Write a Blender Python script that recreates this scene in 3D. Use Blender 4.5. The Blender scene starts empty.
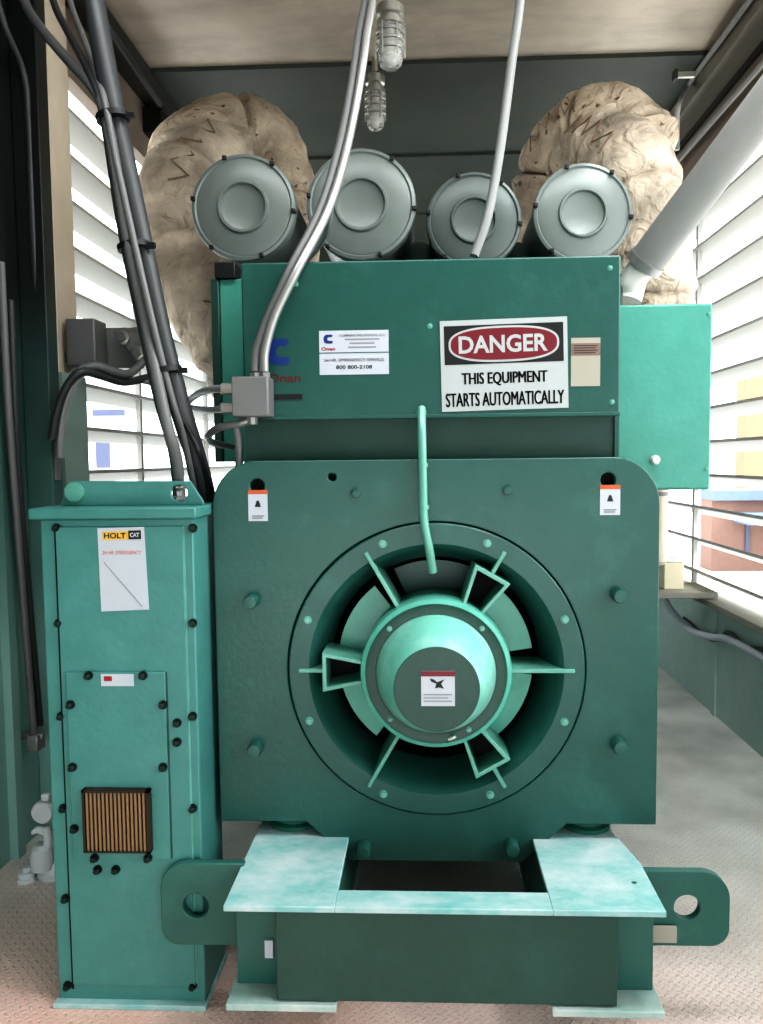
import bpy, bmesh, math, random
from mathutils import Vector, Matrix, noise
from mathutils.geometry import tessellate_polygon
random.seed(7)
PI = math.pi
scene = bpy.context.scene
COL = scene.collection

# ------------------------------------------------------------------ camera
H, FPX, CX, CY = 1.4, 780.0, 393.0, 512.0
RC = (Matrix.Rotation(math.radians(2.4), 3, 'Z') @ Matrix.Rotation(PI/2 - math.radians(3.8), 3, 'X')
      @ Matrix.Rotation(math.radians(-0.6), 3, 'Z'))
cam_d = bpy.data.cameras.new('camera'); cam = bpy.data.objects.new('camera', cam_d); COL.objects.link(cam)
cam.matrix_world = Matrix.Translation((0, 0, H)) @ RC.to_4x4()
cam_d.sensor_fit = 'HORIZONTAL'; cam_d.sensor_width = 36.0
cam_d.lens = FPX/763*36; cam_d.shift_x = -(CX - 381.5)/763
cam_d.clip_start = 0.02
scene.camera = cam

def ray(px, py):
    return RC @ Vector(((px-CX)/FPX, -(py-CY)/FPX, -1))
def P(px, py, Y):                       # point at depth Y seen at a pixel
    d = ray(px, py); t = Y/d.y; return Vector((d.x*t, Y, H+d.z*t))
def PX(px, py, X):                      # ... on a side wall plane
    d = ray(px, py); t = X/d.x; return Vector((X, d.y*t, H+d.z*t))
def F(px, py, z=0.0):
    d = ray(px, py); t = (z-H)/d.z; return Vector((d.x*t, d.y*t, z))
def XZ(px, py, Y):
    p = P(px, py, Y); return (p.x, p.z)

# ------------------------------------------------------------------ materials
def lin(c):
    return tuple(((v/255)/12.92 if v/255 <= .04045 else ((v/255+.055)/1.055)**2.4) for v in c)
def nt(m):
    m.use_nodes = True; t = m.node_tree; return t, t.nodes['Principled BSDF']
def plain(name, rgb, rough=.5, metal=0., bump=0., scale=40., emit=0., var=.12, alpha=None):
    m = bpy.data.materials.new(name); t, b = nt(m); N, L = t.nodes, t.links
    c = lin(rgb)
    tc = N.new('ShaderNodeTexCoord'); no = N.new('ShaderNodeTexNoise'); no.inputs['Scale'].default_value = scale*.2
    no.inputs['Detail'].default_value = 6
    L.new(tc.outputs['Object'], no.inputs['Vector'])
    mx = N.new('ShaderNodeMix'); mx.data_type = 'RGBA'
    mx.inputs[6].default_value = (*[v*(1-var) for v in c], 1); mx.inputs[7].default_value = (*[min(1, v*(1+var)) for v in c], 1)
    L.new(no.outputs['Fac'], mx.inputs[0]); L.new(mx.outputs[2], b.inputs['Base Color'])
    b.inputs['Roughness'].default_value = rough; b.inputs['Metallic'].default_value = metal
    if bump:
        n2 = N.new('ShaderNodeTexNoise'); n2.inputs['Scale'].default_value = scale; n2.inputs['Detail'].default_value = 4
        L.new(tc.outputs['Object'], n2.inputs['Vector'])
        bp = N.new('ShaderNodeBump'); bp.inputs['Strength'].default_value = bump; bp.inputs['Distance'].default_value = .01
        L.new(n2.outputs['Fac'], bp.inputs['Height']); L.new(bp.outputs['Normal'], b.inputs['Normal'])
    if emit:
        b.inputs['Emission Color'].default_value = (*c, 1); b.inputs['Emission Strength'].default_value = emit
    return m
def worn(name, rgb, dust, lo, hi, rough=.5, scale=3., stretch=(1, 1, 1), coat=None):
    """paint with patches of a second colour"""
    m = plain(name, rgb, rough, bump=.08, scale=60); t, b = nt(m); N, L = t.nodes, t.links
    src = b.inputs['Base Color'].links[0].from_socket
    tc = N.new('ShaderNodeTexCoord'); mp = N.new('ShaderNodeMapping'); mp.inputs['Scale'].default_value = stretch
    L.new(tc.outputs['Object'], mp.inputs['Vector'])
    no = N.new('ShaderNodeTexNoise'); no.inputs['Scale'].default_value = scale; no.inputs['Detail'].default_value = 9
    no.inputs['Roughness'].default_value = .65
    L.new(mp.outputs['Vector'], no.inputs['Vector'])
    rp = N.new('ShaderNodeMapRange'); rp.inputs[1].default_value = lo; rp.inputs[2].default_value = hi
    L.new(no.outputs['Fac'], rp.inputs[0])
    mx = N.new('ShaderNodeMix'); mx.data_type = 'RGBA'; mx.inputs[7].default_value = (*lin(dust), 1)
    L.new(rp.outputs[0], mx.inputs[0]); L.new(src, mx.inputs[6]); L.new(mx.outputs[2], b.inputs['Base Color'])
    return m

M = {}
M['green'] = worn('green_paint', (40, 86, 79), (66, 118, 110), .55, 1.0, .36, 5.)
M['green_cab'] = worn('cabinet_green_paint', (74, 130, 125), (98, 150, 146), .5, 1.0, .4, 4.)
M['green_light'] = worn('lit_green_paint', (76, 146, 132), (92, 164, 154), .5, 1.0, .4, 4.)  # lit copy of the green, brightness put into the colour
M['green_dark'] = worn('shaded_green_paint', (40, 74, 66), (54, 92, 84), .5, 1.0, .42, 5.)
M['green_inner'] = worn('pale_green_paint', (98, 156, 142), (136, 190, 178), .5, .9, .32, 6.)
M['baffle'] = worn('baffle_lit_paint', (92, 166, 150), (128, 190, 178), .5, .9, .3, 6.)  # paler green makes up for light missing inside the recess
M['cone'] = worn('pale_lit_cone_paint', (128, 196, 180), (186, 222, 212), .45, .8, .25, 5.)  # light falling on the cone is put into this paler colour
M['skid'] = worn('skid_green_paint', (50, 98, 90), (76, 126, 118), .55, 1.0, .4, 5.)
M['skid_top'] = worn('worn_dusty_green_paint', (104, 172, 170), (186, 200, 200), .3, .62, .5, 7., (1, 1.5, 1))
M['skid_foot'] = worn('dusty_pale_green_paint', (140, 170, 164), (196, 200, 196), .35, .7, .6, 6.)
M['black'] = plain('black_plastic', (22, 23, 24), .5)
M['bolt'] = plain('dark_bolt_steel', (38, 52, 50), .35, .6)
M['hole'] = plain('dark_hole', (8, 14, 13), .8)
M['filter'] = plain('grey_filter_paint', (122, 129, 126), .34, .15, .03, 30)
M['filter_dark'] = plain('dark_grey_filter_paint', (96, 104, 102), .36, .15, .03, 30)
M['alu'] = plain('brushed_aluminium', (176, 176, 170), .32, .8)
M['galv'] = plain('galvanised_conduit', (150, 150, 148), .38, .55)
M['cable_dark'] = plain('dark_grey_cable', (58, 60, 62), .42)
M['cable_grey'] = plain('grey_cable', (104, 105, 105), .42)
M['cable_light'] = plain('pale_grey_cable', (138, 139, 138), .45)
M['hose'] = plain('grey_hose', (132, 132, 130), .5, 0, .05, 50)
M['white_plastic'] = plain('white_plastic', (226, 226, 222), .45)
M['box_grey'] = plain('grey_box_metal', (122, 122, 122), .5, .3)
M['sticker'] = plain('sticker_white', (186, 190, 198), .5, var=.04)
M['sticker_old'] = plain('sticker_aged', (162, 158, 146), .55, var=.06)
M['sticker_brown'] = plain('sticker_brown', (128, 108, 98), .55)
M['sign_white'] = plain('sign_white', (172, 177, 178), .45, var=.04)
M['sign_black'] = plain('sign_black', (20, 20, 22), .5)
M['sign_red'] = plain('sign_red', (112, 24, 40), .45)
M['ink'] = plain('ink_black', (30, 30, 34), .6)
M['ink_grey'] = plain('ink_grey', (140, 140, 146), .6)
M['ink_red'] = plain('ink_red', (150, 32, 40), .6)
M['ink_red_shaded'] = plain('ink_red_shaded', (92, 30, 36), .6)  # red lettering with the shadow over it mixed into the colour
M['ink_blue'] = plain('ink_blue', (18, 52, 120), .5)
M['orange'] = plain('label_orange', (190, 92, 50), .5)
M['yellow'] = plain('label_yellow', (222, 176, 66), .5)
M['grille'] = plain('brown_grille', (142, 116, 90), .4, .3)
M['grille_back'] = plain('grille_shadow', (44, 32, 22), .7)
M['glass'] = None
M['pale_pipe'] = plain('pale_green_pipe', (108, 164, 148), .3, .1)
M['wall_r'] = worn('right_wall_paint', (158, 180, 174), (174, 190, 186), .5, .9, .55, 2.5)
M['white_louver'] = plain('white_louver_paint', (176, 176, 172), .5, var=.03)
M['post_grey'] = plain('grey_green_post', (150, 172, 164), .5)
M['sill'] = plain('grey_sill', (142, 140, 130), .6)
M['pillar'] = worn('beige_pillar_paint', (206, 194, 176), (180, 166, 148), .45, .8, .6, 3.)
M['brown_band'] = worn('brown_grey_band', (128, 116, 104), (108, 98, 88), .4, .8, .6, 3.)
M['trunk'] = plain('grey_trunking', (130, 126, 118), .5, .3)
M['dark_trim'] = plain('dark_trim', (48, 46, 44), .6)
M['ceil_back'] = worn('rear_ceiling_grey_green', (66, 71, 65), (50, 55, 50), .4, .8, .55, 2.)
M['engine'] = plain('dark_engine_paint', (48, 72, 66), .6)
M['rubber'] = plain('rubber_mount_green', (36, 96, 84), .6)
M['valve'] = plain('grey_valve_paint', (210, 213, 216), .5, .0, .1, 60)
M['cream'] = plain('cream_box', (226, 216, 190), .6)
M['bld_white'] = plain('white_building', (225, 228, 232), .8)
M['bld_tan'] = plain('tan_building', (142, 118, 94), .8)
M['bld_brown'] = plain('brown_building', (124, 98, 88), .8)
M['bld_blue'] = plain('blue_awning', (98, 112, 136), .7)
M['bld_win'] = plain('bluish_window', (74, 80, 104), .4)
M['ground'] = plain('pale_concrete', (206, 204, 200), .8)

# glass
g = bpy.data.materials.new('jar_glass'); t, b = nt(g)
b.inputs['Base Color'].default_value = (.95, .95, .93, 1); b.inputs['Roughness'].default_value = .12
b.inputs['Transmission Weight'].default_value = .75; b.inputs['IOR'].default_value = 1.35
tcg = t.nodes.new('ShaderNodeTexCoord'); ng = t.nodes.new('ShaderNodeTexWave'); ng.inputs['Scale'].default_value = 18
ng.bands_direction = 'Z'; t.links.new(tcg.outputs['Object'], ng.inputs['Vector'])
bg = t.nodes.new('ShaderNodeBump'); bg.inputs['Strength'].default_value = .4; bg.inputs['Distance'].default_value = .01
t.links.new(ng.outputs['Fac'], bg.inputs['Height']); t.links.new(bg.outputs['Normal'], b.inputs['Normal'])
M['glass'] = g

# ceiling sheet metal
def ceiling_mat():
    m = worn('ceiling_sheet', (186, 176, 162), (152, 142, 130), .42, .75, .42, 1.6, (1, 2.5, 1))
    t, b = nt(m); b.inputs['Metallic'].default_value = .15
    return m
M['ceiling'] = ceiling_mat()

# insulation cloth
def cloth(name, rgb, speck):
    m = bpy.data.materials.new(name); t, b = nt(m); N, L = t.nodes, t.links
    tc = N.new('ShaderNodeTexCoord')
    n1 = N.new('ShaderNodeTexNoise'); n1.inputs['Scale'].default_value = 5; n1.inputs['Detail'].default_value = 8
    L.new(tc.outputs['Object'], n1.inputs['Vector'])
    rp = N.new('ShaderNodeValToRGB'); c = lin(rgb)
    rp.color_ramp.elements[0].position = .3; rp.color_ramp.elements[0].color = (*[v*.42 for v in c], 1)
    rp.color_ramp.elements[1].position = .65; rp.color_ramp.elements[1].color = (*c, 1)
    L.new(n1.outputs['Fac'], rp.inputs[0])
    out = rp.outputs[0]
    if speck:
        vo = N.new('ShaderNodeTexVoronoi'); vo.inputs['Scale'].default_value = 15
        wv = N.new('ShaderNodeTexNoise'); wv.inputs['Scale'].default_value = 22; L.new(tc.outputs['Object'], wv.inputs['Vector'])
        wm = N.new('ShaderNodeMix'); wm.data_type = 'RGBA'; wm.blend_type = 'ADD'; wm.inputs[0].default_value = .09
        L.new(tc.outputs['Object'], wm.inputs[6]); L.new(wv.outputs['Color'], wm.inputs[7]); L.new(wm.outputs[2], vo.inputs['Vector'])
        n3 = N.new('ShaderNodeTexNoise'); n3.inputs['Scale'].default_value = 4
        L.new(tc.outputs['Object'], n3.inputs['Vector'])
        ad = N.new('ShaderNodeMath'); ad.operation = 'MULTIPLY_ADD'; ad.inputs[1].default_value = -.45
        L.new(n3.outputs['Fac'], ad.inputs[0]); L.new(vo.outputs['Distance'], ad.inputs[2])
        mr = N.new('ShaderNodeMapRange'); mr.inputs[1].default_value = -.12; mr.inputs[2].default_value = 0.0
        mr.inputs[3].default_value = 1; mr.inputs[4].default_value = 0
        L.new(ad.outputs[0], mr.inputs[0])
        mx = N.new('ShaderNodeMix'); mx.data_type = 'RGBA'; mx.inputs[7].default_value = (*lin((84, 62, 48)), 1)
        L.new(mr.outputs[0], mx.inputs[0]); L.new(out, mx.inputs[6]); out = mx.outputs[2]
    ge = N.new('ShaderNodeNewGeometry'); pr = N.new('ShaderNodeMapRange'); pr.inputs[1].default_value = .40; pr.inputs[2].default_value = .52  # creases darkened in the colour, as shade would do
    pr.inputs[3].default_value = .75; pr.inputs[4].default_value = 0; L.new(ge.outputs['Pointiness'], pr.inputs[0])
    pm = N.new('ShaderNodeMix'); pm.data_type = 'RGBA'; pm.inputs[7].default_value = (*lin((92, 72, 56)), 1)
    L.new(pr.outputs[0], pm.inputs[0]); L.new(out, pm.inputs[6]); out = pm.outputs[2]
    L.new(out, b.inputs['Base Color']); b.inputs['Roughness'].default_value = .85
    n2 = N.new('ShaderNodeTexNoise'); n2.inputs['Scale'].default_value = 11; n2.inputs['Detail'].default_value = 7; n2.inputs['Distortion'].default_value = 1.2
    L.new(tc.outputs['Object'], n2.inputs['Vector'])
    bp = N.new('ShaderNodeBump'); bp.inputs['Strength'].default_value = .9; bp.inputs['Distance'].default_value = .05
    L.new(n2.outputs['Fac'], bp.inputs['Height']); L.new(bp.outputs['Normal'], b.inputs['Normal'])
    return m
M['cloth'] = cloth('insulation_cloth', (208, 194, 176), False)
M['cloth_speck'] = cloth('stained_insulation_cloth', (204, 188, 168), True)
M['lace'] = plain('lacing_wire', (126, 104, 84), .6)
M['cloth_pale'] = plain('pale_cloth', (236, 228, 212), .85, 0, .3, 20)

# left wall: shade painted into the colour, charcoal above fading to teal below
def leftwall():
    m = bpy.data.materials.new('left_wall_painted_shade'); t, b = nt(m); N, L = t.nodes, t.links
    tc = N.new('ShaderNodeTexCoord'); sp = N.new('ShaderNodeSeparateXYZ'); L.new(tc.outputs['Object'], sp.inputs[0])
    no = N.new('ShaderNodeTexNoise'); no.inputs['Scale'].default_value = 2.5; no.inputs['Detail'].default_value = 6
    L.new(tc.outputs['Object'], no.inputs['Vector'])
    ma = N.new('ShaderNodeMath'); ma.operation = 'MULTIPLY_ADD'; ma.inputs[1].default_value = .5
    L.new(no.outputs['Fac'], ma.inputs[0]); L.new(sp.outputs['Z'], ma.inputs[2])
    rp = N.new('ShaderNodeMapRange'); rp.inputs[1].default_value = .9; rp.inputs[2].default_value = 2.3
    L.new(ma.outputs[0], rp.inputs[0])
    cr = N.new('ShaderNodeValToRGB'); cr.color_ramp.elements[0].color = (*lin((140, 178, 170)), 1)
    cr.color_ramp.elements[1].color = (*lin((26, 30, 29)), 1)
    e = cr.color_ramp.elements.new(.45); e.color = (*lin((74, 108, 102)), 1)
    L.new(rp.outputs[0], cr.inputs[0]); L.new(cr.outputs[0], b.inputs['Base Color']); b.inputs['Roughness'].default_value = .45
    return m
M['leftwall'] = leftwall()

# floor tread plate
def floor_mat():
    m = bpy.data.materials.new('tread_plate'); t, b = nt(m); N, L = t.nodes, t.links
    tc = N.new('ShaderNodeTexCoord'); sp = N.new('ShaderNodeSeparateXYZ'); L.new(tc.outputs['Object'], sp.inputs[0])
    def ma(op, a, bb=None, c=None):
        n = N.new('ShaderNodeMath'); n.operation = op
        for i, v in enumerate((a, bb, c)):
            if v is None: continue
            if isinstance(v, (int, float)): n.inputs[i].default_value = v
            else: L.new(v, n.inputs[i])
        return n.outputs[0]
    X, Y = sp.outputs['X'], sp.outputs['Y']; k = 38.
    u = ma('MULTIPLY', ma('ADD', X, Y), k); v = ma('MULTIPLY', ma('SUBTRACT', X, Y), k)
    fu = ma('SUBTRACT', ma('FRACT', u), .5); fv = ma('SUBTRACT', ma('FRACT', v), .5)
    par = ma('FLOORED_MODULO', ma('ADD', ma('FLOOR', u), ma('FLOOR', v)), 2)
    def ell(a, bb):
        return ma('SQRT', ma('ADD', ma('POWER', ma('ABSOLUTE', ma('DIVIDE', a, .46)), 2.0), ma('POWER', ma('ABSOLUTE', ma('DIVIDE', bb, .17)), 2.0)))
    e1, e2 = ell(fu, fv), ell(fv, fu)
    d = ma('ADD', ma('MULTIPLY', e1, ma('SUBTRACT', 1, par)), ma('MULTIPLY', e2, par))
    mr = N.new('ShaderNodeMapRange'); mr.inputs[1].default_value = 1.1; mr.inputs[2].default_value = .5; L.new(d, mr.inputs[0])
    h = mr.outputs[0]
    n1 = N.new('ShaderNodeTexNoise'); n1.inputs['Scale'].default_value = 2.2; n1.inputs['Detail'].default_value = 7
    L.new(tc.outputs['Object'], n1.inputs['Vector'])
    # red primer shows where people walk round the front of the set
    my = N.new('ShaderNodeMapRange'); my.inputs[1].default_value = 2.75; my.inputs[2].default_value = 1.95; L.new(Y, my.inputs[0])
    mxr = N.new('ShaderNodeMapRange'); mxr.inputs[1].default_value = .9; mxr.inputs[2].default_value = -.7
    mxr.inputs[3].default_value = .35; L.new(X, mxr.inputs[0])
    fac = ma('MULTIPLY', ma('MULTIPLY', my.outputs[0], mxr.outputs[0]), ma('ADD', ma('MULTIPLY', n1.outputs['Fac'], 1.2), .2))
    cg = N.new('ShaderNodeValToRGB')
    cg.color_ramp.elements[0].position = .35; cg.color_ramp.elements[0].color = (*lin((190, 188, 184)), 1)
    cg.color_ramp.elements[1].position = .62; cg.color_ramp.elements[1].color = (*lin((236, 234, 230)), 1)
    L.new(n1.outputs['Fac'], cg.inputs[0])
    m1 = N.new('ShaderNodeMix'); m1.data_type = 'RGBA'; m1.inputs[7].default_value = (*lin((232, 178, 164)), 1)
    L.new(fac, m1.inputs[0]); L.new(cg.outputs[0], m1.inputs[6])
    m2 = N.new('ShaderNodeMix'); m2.data_type = 'RGBA'; m2.inputs[7].default_value = (*lin((245, 240, 234)), 1)
    L.new(ma('MULTIPLY', h, .4), m2.inputs[0]); L.new(m1.outputs[2], m2.inputs[6])
    L.new(m2.outputs[2], b.inputs['Base Color'])
    b.inputs['Roughness'].default_value = .42; b.inputs['Metallic'].default_value = .0
    bp = N.new('ShaderNodeBump'); bp.inputs['Strength'].default_value = .8; bp.inputs['Distance'].default_value = .004
    L.new(h, bp.inputs['Height']); L.new(bp.outputs['Normal'], b.inputs['Normal'])
    return m
M['floor'] = floor_mat()

# ------------------------------------------------------------------ mesh helpers
def box(bm, x0, x1, y0, y1, z0, z1):
    vs = [bm.verts.new((x, y, z)) for x in (x0, x1) for y in (y0, y1) for z in (z0, z1)]
    for f in ((0, 1, 3, 2), (4, 6, 7, 5), (0, 4, 5, 1), (2, 3, 7, 6), (0, 2, 6, 4), (1, 5, 7, 3)):
        bm.faces.new([vs[i] for i in f])
    return vs
def prism(bm, outer, holes, a0, a1, axis='Y'):
    """2-D outline (with holes) extruded between a0 and a1; axis Y: points are (x,z); Z: (x,y)"""
    def v3(p, a): return Vector((p[0], a, p[1])) if axis == 'Y' else Vector((p[0], p[1], a))
    loops = [outer] + list(holes)
    flat = [p for l in loops for p in l]
    A = [bm.verts.new(v3(p, a0)) for p in flat]; B = [bm.verts.new(v3(p, a1)) for p in flat]
    if not holes:
        bm.faces.new(A); bm.faces.new(list(reversed(B)))
    else:
        es = []; k = 0
        for l in loops:
            es += [bm.edges.new((A[k+i], A[k+(i+1) % len(l)])) for i in range(len(l))]; k += len(l)
        idx = {v: i for i, v in enumerate(A)}
        fs = [f for f in bmesh.ops.triangle_fill(bm, use_beauty=True, use_dissolve=False, edges=es)['geom'] if isinstance(f, bmesh.types.BMFace)]
        for f in fs: bm.faces.new([B[idx[v]] for v in reversed(f.verts)])
    k = 0
    for l in loops:
        n = len(l)
        for i in range(n):
            j = (i+1) % n
            bm.faces.new((A[k+i], A[k+j], B[k+j], B[k+i]))
        k += n
def arc(cx, cz, r, a0, a1, n):
    return [(cx+r*math.cos(math.radians(a0+(a1-a0)*i/n)), cz+r*math.sin(math.radians(a0+(a1-a0)*i/n))) for i in range(n+1)]
def circ(cx, cz, r, n=48, ):
    return arc(cx, cz, r, 0, 360, n)[:-1]
def lathe(bm, prof, c, axis='Y', n=48, a0=0, a1=360):
    """profile [(r, h)] turned round an axis through c"""
    c = Vector(c); rings = []; full = abs(a1-a0) >= 360
    m = n if full else n+1
    for r, h in prof:
        ring = []
        for i in range(m):
            a = math.radians(a0+(a1-a0)*i/n); ca, sa = math.cos(a)*r, math.sin(a)*r
            if axis == 'Y': v = (ca, h, sa)
            elif axis == 'Z': v = (ca, sa, h)
            else: v = (h, ca, sa)
            ring.append(bm.verts.new(c+Vector(v)))
        rings.append(ring)
    for a, b2 in zip(rings, rings[1:]):
        for i in range(m if full else n):
            j = (i+1) % m
            bm.faces.new((a[i], a[j], b2[j], b2[i]))
    return rings
def capped(bm, prof, c, axis='Y', n=48):
    rs = lathe(bm, prof, c, axis, n)
    for r in (rs[0], rs[-1]):
        try: bm.faces.new(r)
        except ValueError: pass
def smooth_path(pts, sub=8):
    pts = [Vector(p) for p in pts]
    if len(pts) < 3: return pts
    ext = [2*pts[0]-pts[1]] + pts + [2*pts[-1]-pts[-2]]; out = []
    for i in range(1, len(ext)-2):
        p0, p1, p2, p3 = ext[i-1:i+3]
        for k in range(sub):
            t = k/sub
            out.append(.5*((2*p1)+(p2-p0)*t+(2*p0-5*p1+4*p2-p3)*t*t+(3*p1-p0-3*p2+p3)*t**3))
    out.append(pts[-1]); return out
def frames(path):
    T = []
    for i in range(len(path)):
        a = path[max(0, i-1)]; b2 = path[min(len(path)-1, i+1)]; T.append((b2-a).normalized())
    up = Vector((0, 0, 1)) if abs(T[0].z) < .9 else Vector((0, -1, 0))
    n = (up - T[0]*up.dot(T[0])).normalized(); Ns = [n]
    for i in range(1, len(path)):
        n = (Ns[-1] - T[i]*Ns[-1].dot(T[i])).normalized(); Ns.append(n)
    return T, Ns, [t.cross(n) for t, n in zip(T, Ns)]
def tube(bm, pts, r, n=12, sub=8, rf=None, caps=True):
    path = smooth_path(pts, sub); T, Ns, Bs = frames(path); rings = []
    for i, p in enumerate(path):
        ring = []
        for k in range(n):
            a = 2*PI*k/n; d = Ns[i]*math.cos(a)+Bs[i]*math.sin(a)
            rr = rf(i/(len(path)-1), a, p+d*(r if not callable(r) else .2)) if rf else r
            ring.append(bm.verts.new(p+d*rr))
        rings.append(ring)
    for a, b2 in zip(rings, rings[1:]):
        for i in range(n):
            j = (i+1) % n; bm.faces.new((a[i], a[j], b2[j], b2[i]))
    if caps:
        bm.faces.new(rings[0]); bm.faces.new(list(reversed(rings[-1])))
    return path
# the generating set is modelled at nominal size; it is built a tenth smaller and stands on pads SET_Z high
SET_S, SET_Z = .9, .14
SET = [False]
def W(v):
    v = Vector(v); return v*SET_S+Vector((0, 0, SET_Z)) if SET[0] else v
def Pk(px, py, Y): return P(px, py, Y*SET_S)
def thing(name, label, cat, loc=(0, 0, 0), group=None):
    loc = W(loc)
    o = bpy.data.objects.new(name, None); COL.objects.link(o); o.location = loc
    o.empty_display_size = .1
    o['label'] = label; o['category'] = cat
    if group: o['group'] = group
    return o
def wparent(o, parent):
    o.parent = parent
    o.matrix_parent_inverse = Matrix.Translation(-parent.location)
def obj(name, bm, mat, parent=None, bevel=0., smooth=35, seg=2):
    bmesh.ops.recalc_face_normals(bm, faces=bm.faces)
    if SET[0]:
        for v in bm.verts: v.co = W(v.co)
    me = bpy.data.meshes.new(name); bm.to_mesh(me); bm.free()
    if smooth:
        me.polygons.foreach_set('use_smooth', [True]*len(me.polygons)); me.set_sharp_from_angle(angle=math.radians(smooth))
    if isinstance(mat, str): mat = M[mat]
    me.materials.append(mat)
    o = bpy.data.objects.new(name, me); COL.objects.link(o)
    if parent: wparent(o, parent)
    if bevel:
        md = o.modifiers.new('edge_bevel', 'BEVEL'); md.width = bevel; md.segments = seg; md.limit_method = 'ANGLE'; md.angle_limit = math.radians(40)
        md.harden_normals = False
    return o
def tag(o, label, cat, group=None):
    o['label'] = label; o['category'] = cat
    if group: o['group'] = group
    return o
def struct(name, bm, mat, bevel=0.):
    o = obj(name, bm, mat, None, bevel); o['kind'] = 'structure'; return o
def bx(name, mat, parent, x0, x1, y0, y1, z0, z1, bevel=0.):
    bm = bmesh.new(); box(bm, x0, x1, y0, y1, z0, z1); return obj(name, bm, mat, parent, bevel)
def tb(name, mat, parent, pts, r, n=12, sub=8):
    bm = bmesh.new(); tube(bm, pts, r, n, sub); return obj(name, bm, mat, parent, 0, 60)
def text(s, cx, cz, y, w, h, mat, parent, bold=0., name='lettering', shear=0., rot=0.):
    cu = bpy.data.curves.new('lettering', 'FONT'); cu.body = s; cu.size = 1; cu.offset = 0 if 'M' in s else bold; cu.shear = shear
    cu.resolution_u = 3
    to = bpy.data.objects.new('lettering', cu); COL.objects.link(to)
    dg = bpy.context.evaluated_depsgraph_get(); me = bpy.data.meshes.new_from_object(to.evaluated_get(dg))
    bpy.data.objects.remove(to)
    xs = [v.co.x for v in me.vertices]; ys = [v.co.y for v in me.vertices]
    x0, x1, y0, y1 = min(xs), max(xs), min(ys), max(ys)
    cr, sr = math.cos(rot), math.sin(rot)
    for v in me.vertices:
        X = ((v.co.x-x0)/(x1-x0)-.5)*w; Z = ((v.co.y-y0)/(y1-y0)-.5)*h
        v.co = W((cx+X*cr-Z*sr, y, cz+X*sr+Z*cr))
    if bold and 'M' in s:                       # heavier strokes: side-by-side impressions of the letters
        bm = bmesh.new(); bm.from_mesh(me); src = list(bm.faces)
        for dx in (-.35*bold*h, .35*bold*h, ):
            g2 = bmesh.ops.duplicate(bm, geom=src)['geom']
            bmesh.ops.translate(bm, verts=[v for v in g2 if isinstance(v, bmesh.types.BMVert)], vec=(dx, 0, 0))
        bm.to_mesh(me); bm.free()
    me.materials.clear(); me.materials.append(M[mat])
    o = bpy.data.objects.new(name, me); COL.objects.link(o); wparent(o, parent); return o
def quadplate(bm, pts, y0, y1):
    prism(bm, pts, [], y0, y1)

# hex bolt pointing at -Y
def bolt_mesh(r, l, washer=True, round_head=False):
    bm = bmesh.new()
    if washer: capped(bm, [(r*1.35, 0), (r*1.35, -l*.2)], (0, 0, 0), 'Y', 20)
    if round_head: capped(bm, [(r, 0), (r, -l*.8), (r*.85, -l), (r*.4, -l*1.02)], (0, 0, 0), 'Y', 20)
    else: capped(bm, [(r, -l*.15), (r, -l*.9), (r*.85, -l)], (0, 0, 0), 'Y', 6)
    bmesh.ops.recalc_face_normals(bm, faces=bm.faces)
    me = bpy.data.meshes.new('bolt'); bm.to_mesh(me); bm.free()
    me.polygons.foreach_set('use_smooth', [True]*len(me.polygons)); me.set_sharp_from_angle(angle=math.radians(35))
    return me
def put(name, me, mat, loc, parent, rot=0.):
    if not me.materials: me.materials.append(M[mat])
    o = bpy.data.objects.new(name, me); COL.objects.link(o); o.location = W(loc); o.rotation_euler = (0, rot, 0); o.scale = (SET_S,)*3 if SET[0] else (1, 1, 1); wparent(o, parent); return o

# ================================================================== SETTING
WL, WR, CZ = -1.48, 1.56, 3.40
bm = bmesh.new(); box(bm, WL-.1, WR+.12, -1.2, 8.1, -.06, 0); struct('floor', bm, 'floor')
bm = bmesh.new(); box(bm, WL-.1, WR+.12, -1.2, 4.08, CZ, CZ+.06)
struct('ceiling', bm, 'ceiling')
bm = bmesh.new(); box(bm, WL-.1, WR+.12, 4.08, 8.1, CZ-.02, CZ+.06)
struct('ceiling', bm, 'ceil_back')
bm = bmesh.new(); box(bm, WL, WR, 4.05, 4.10, CZ-.022, CZ-.0)
for y in (2.6, 3.3): box(bm, WL, WR, y, y+.012, CZ-.004, CZ)
for y in (5.2, 6.4): box(bm, WL, WR, y, y+.03, CZ-.04, CZ-.02)
struct('trim_1', bm, 'ceil_back')
bm = bmesh.new(); box(bm, WL-.1, WR+.12, 8.0, 8.1, 0, CZ); struct('wall_back', bm, 'ceil_back')
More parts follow.
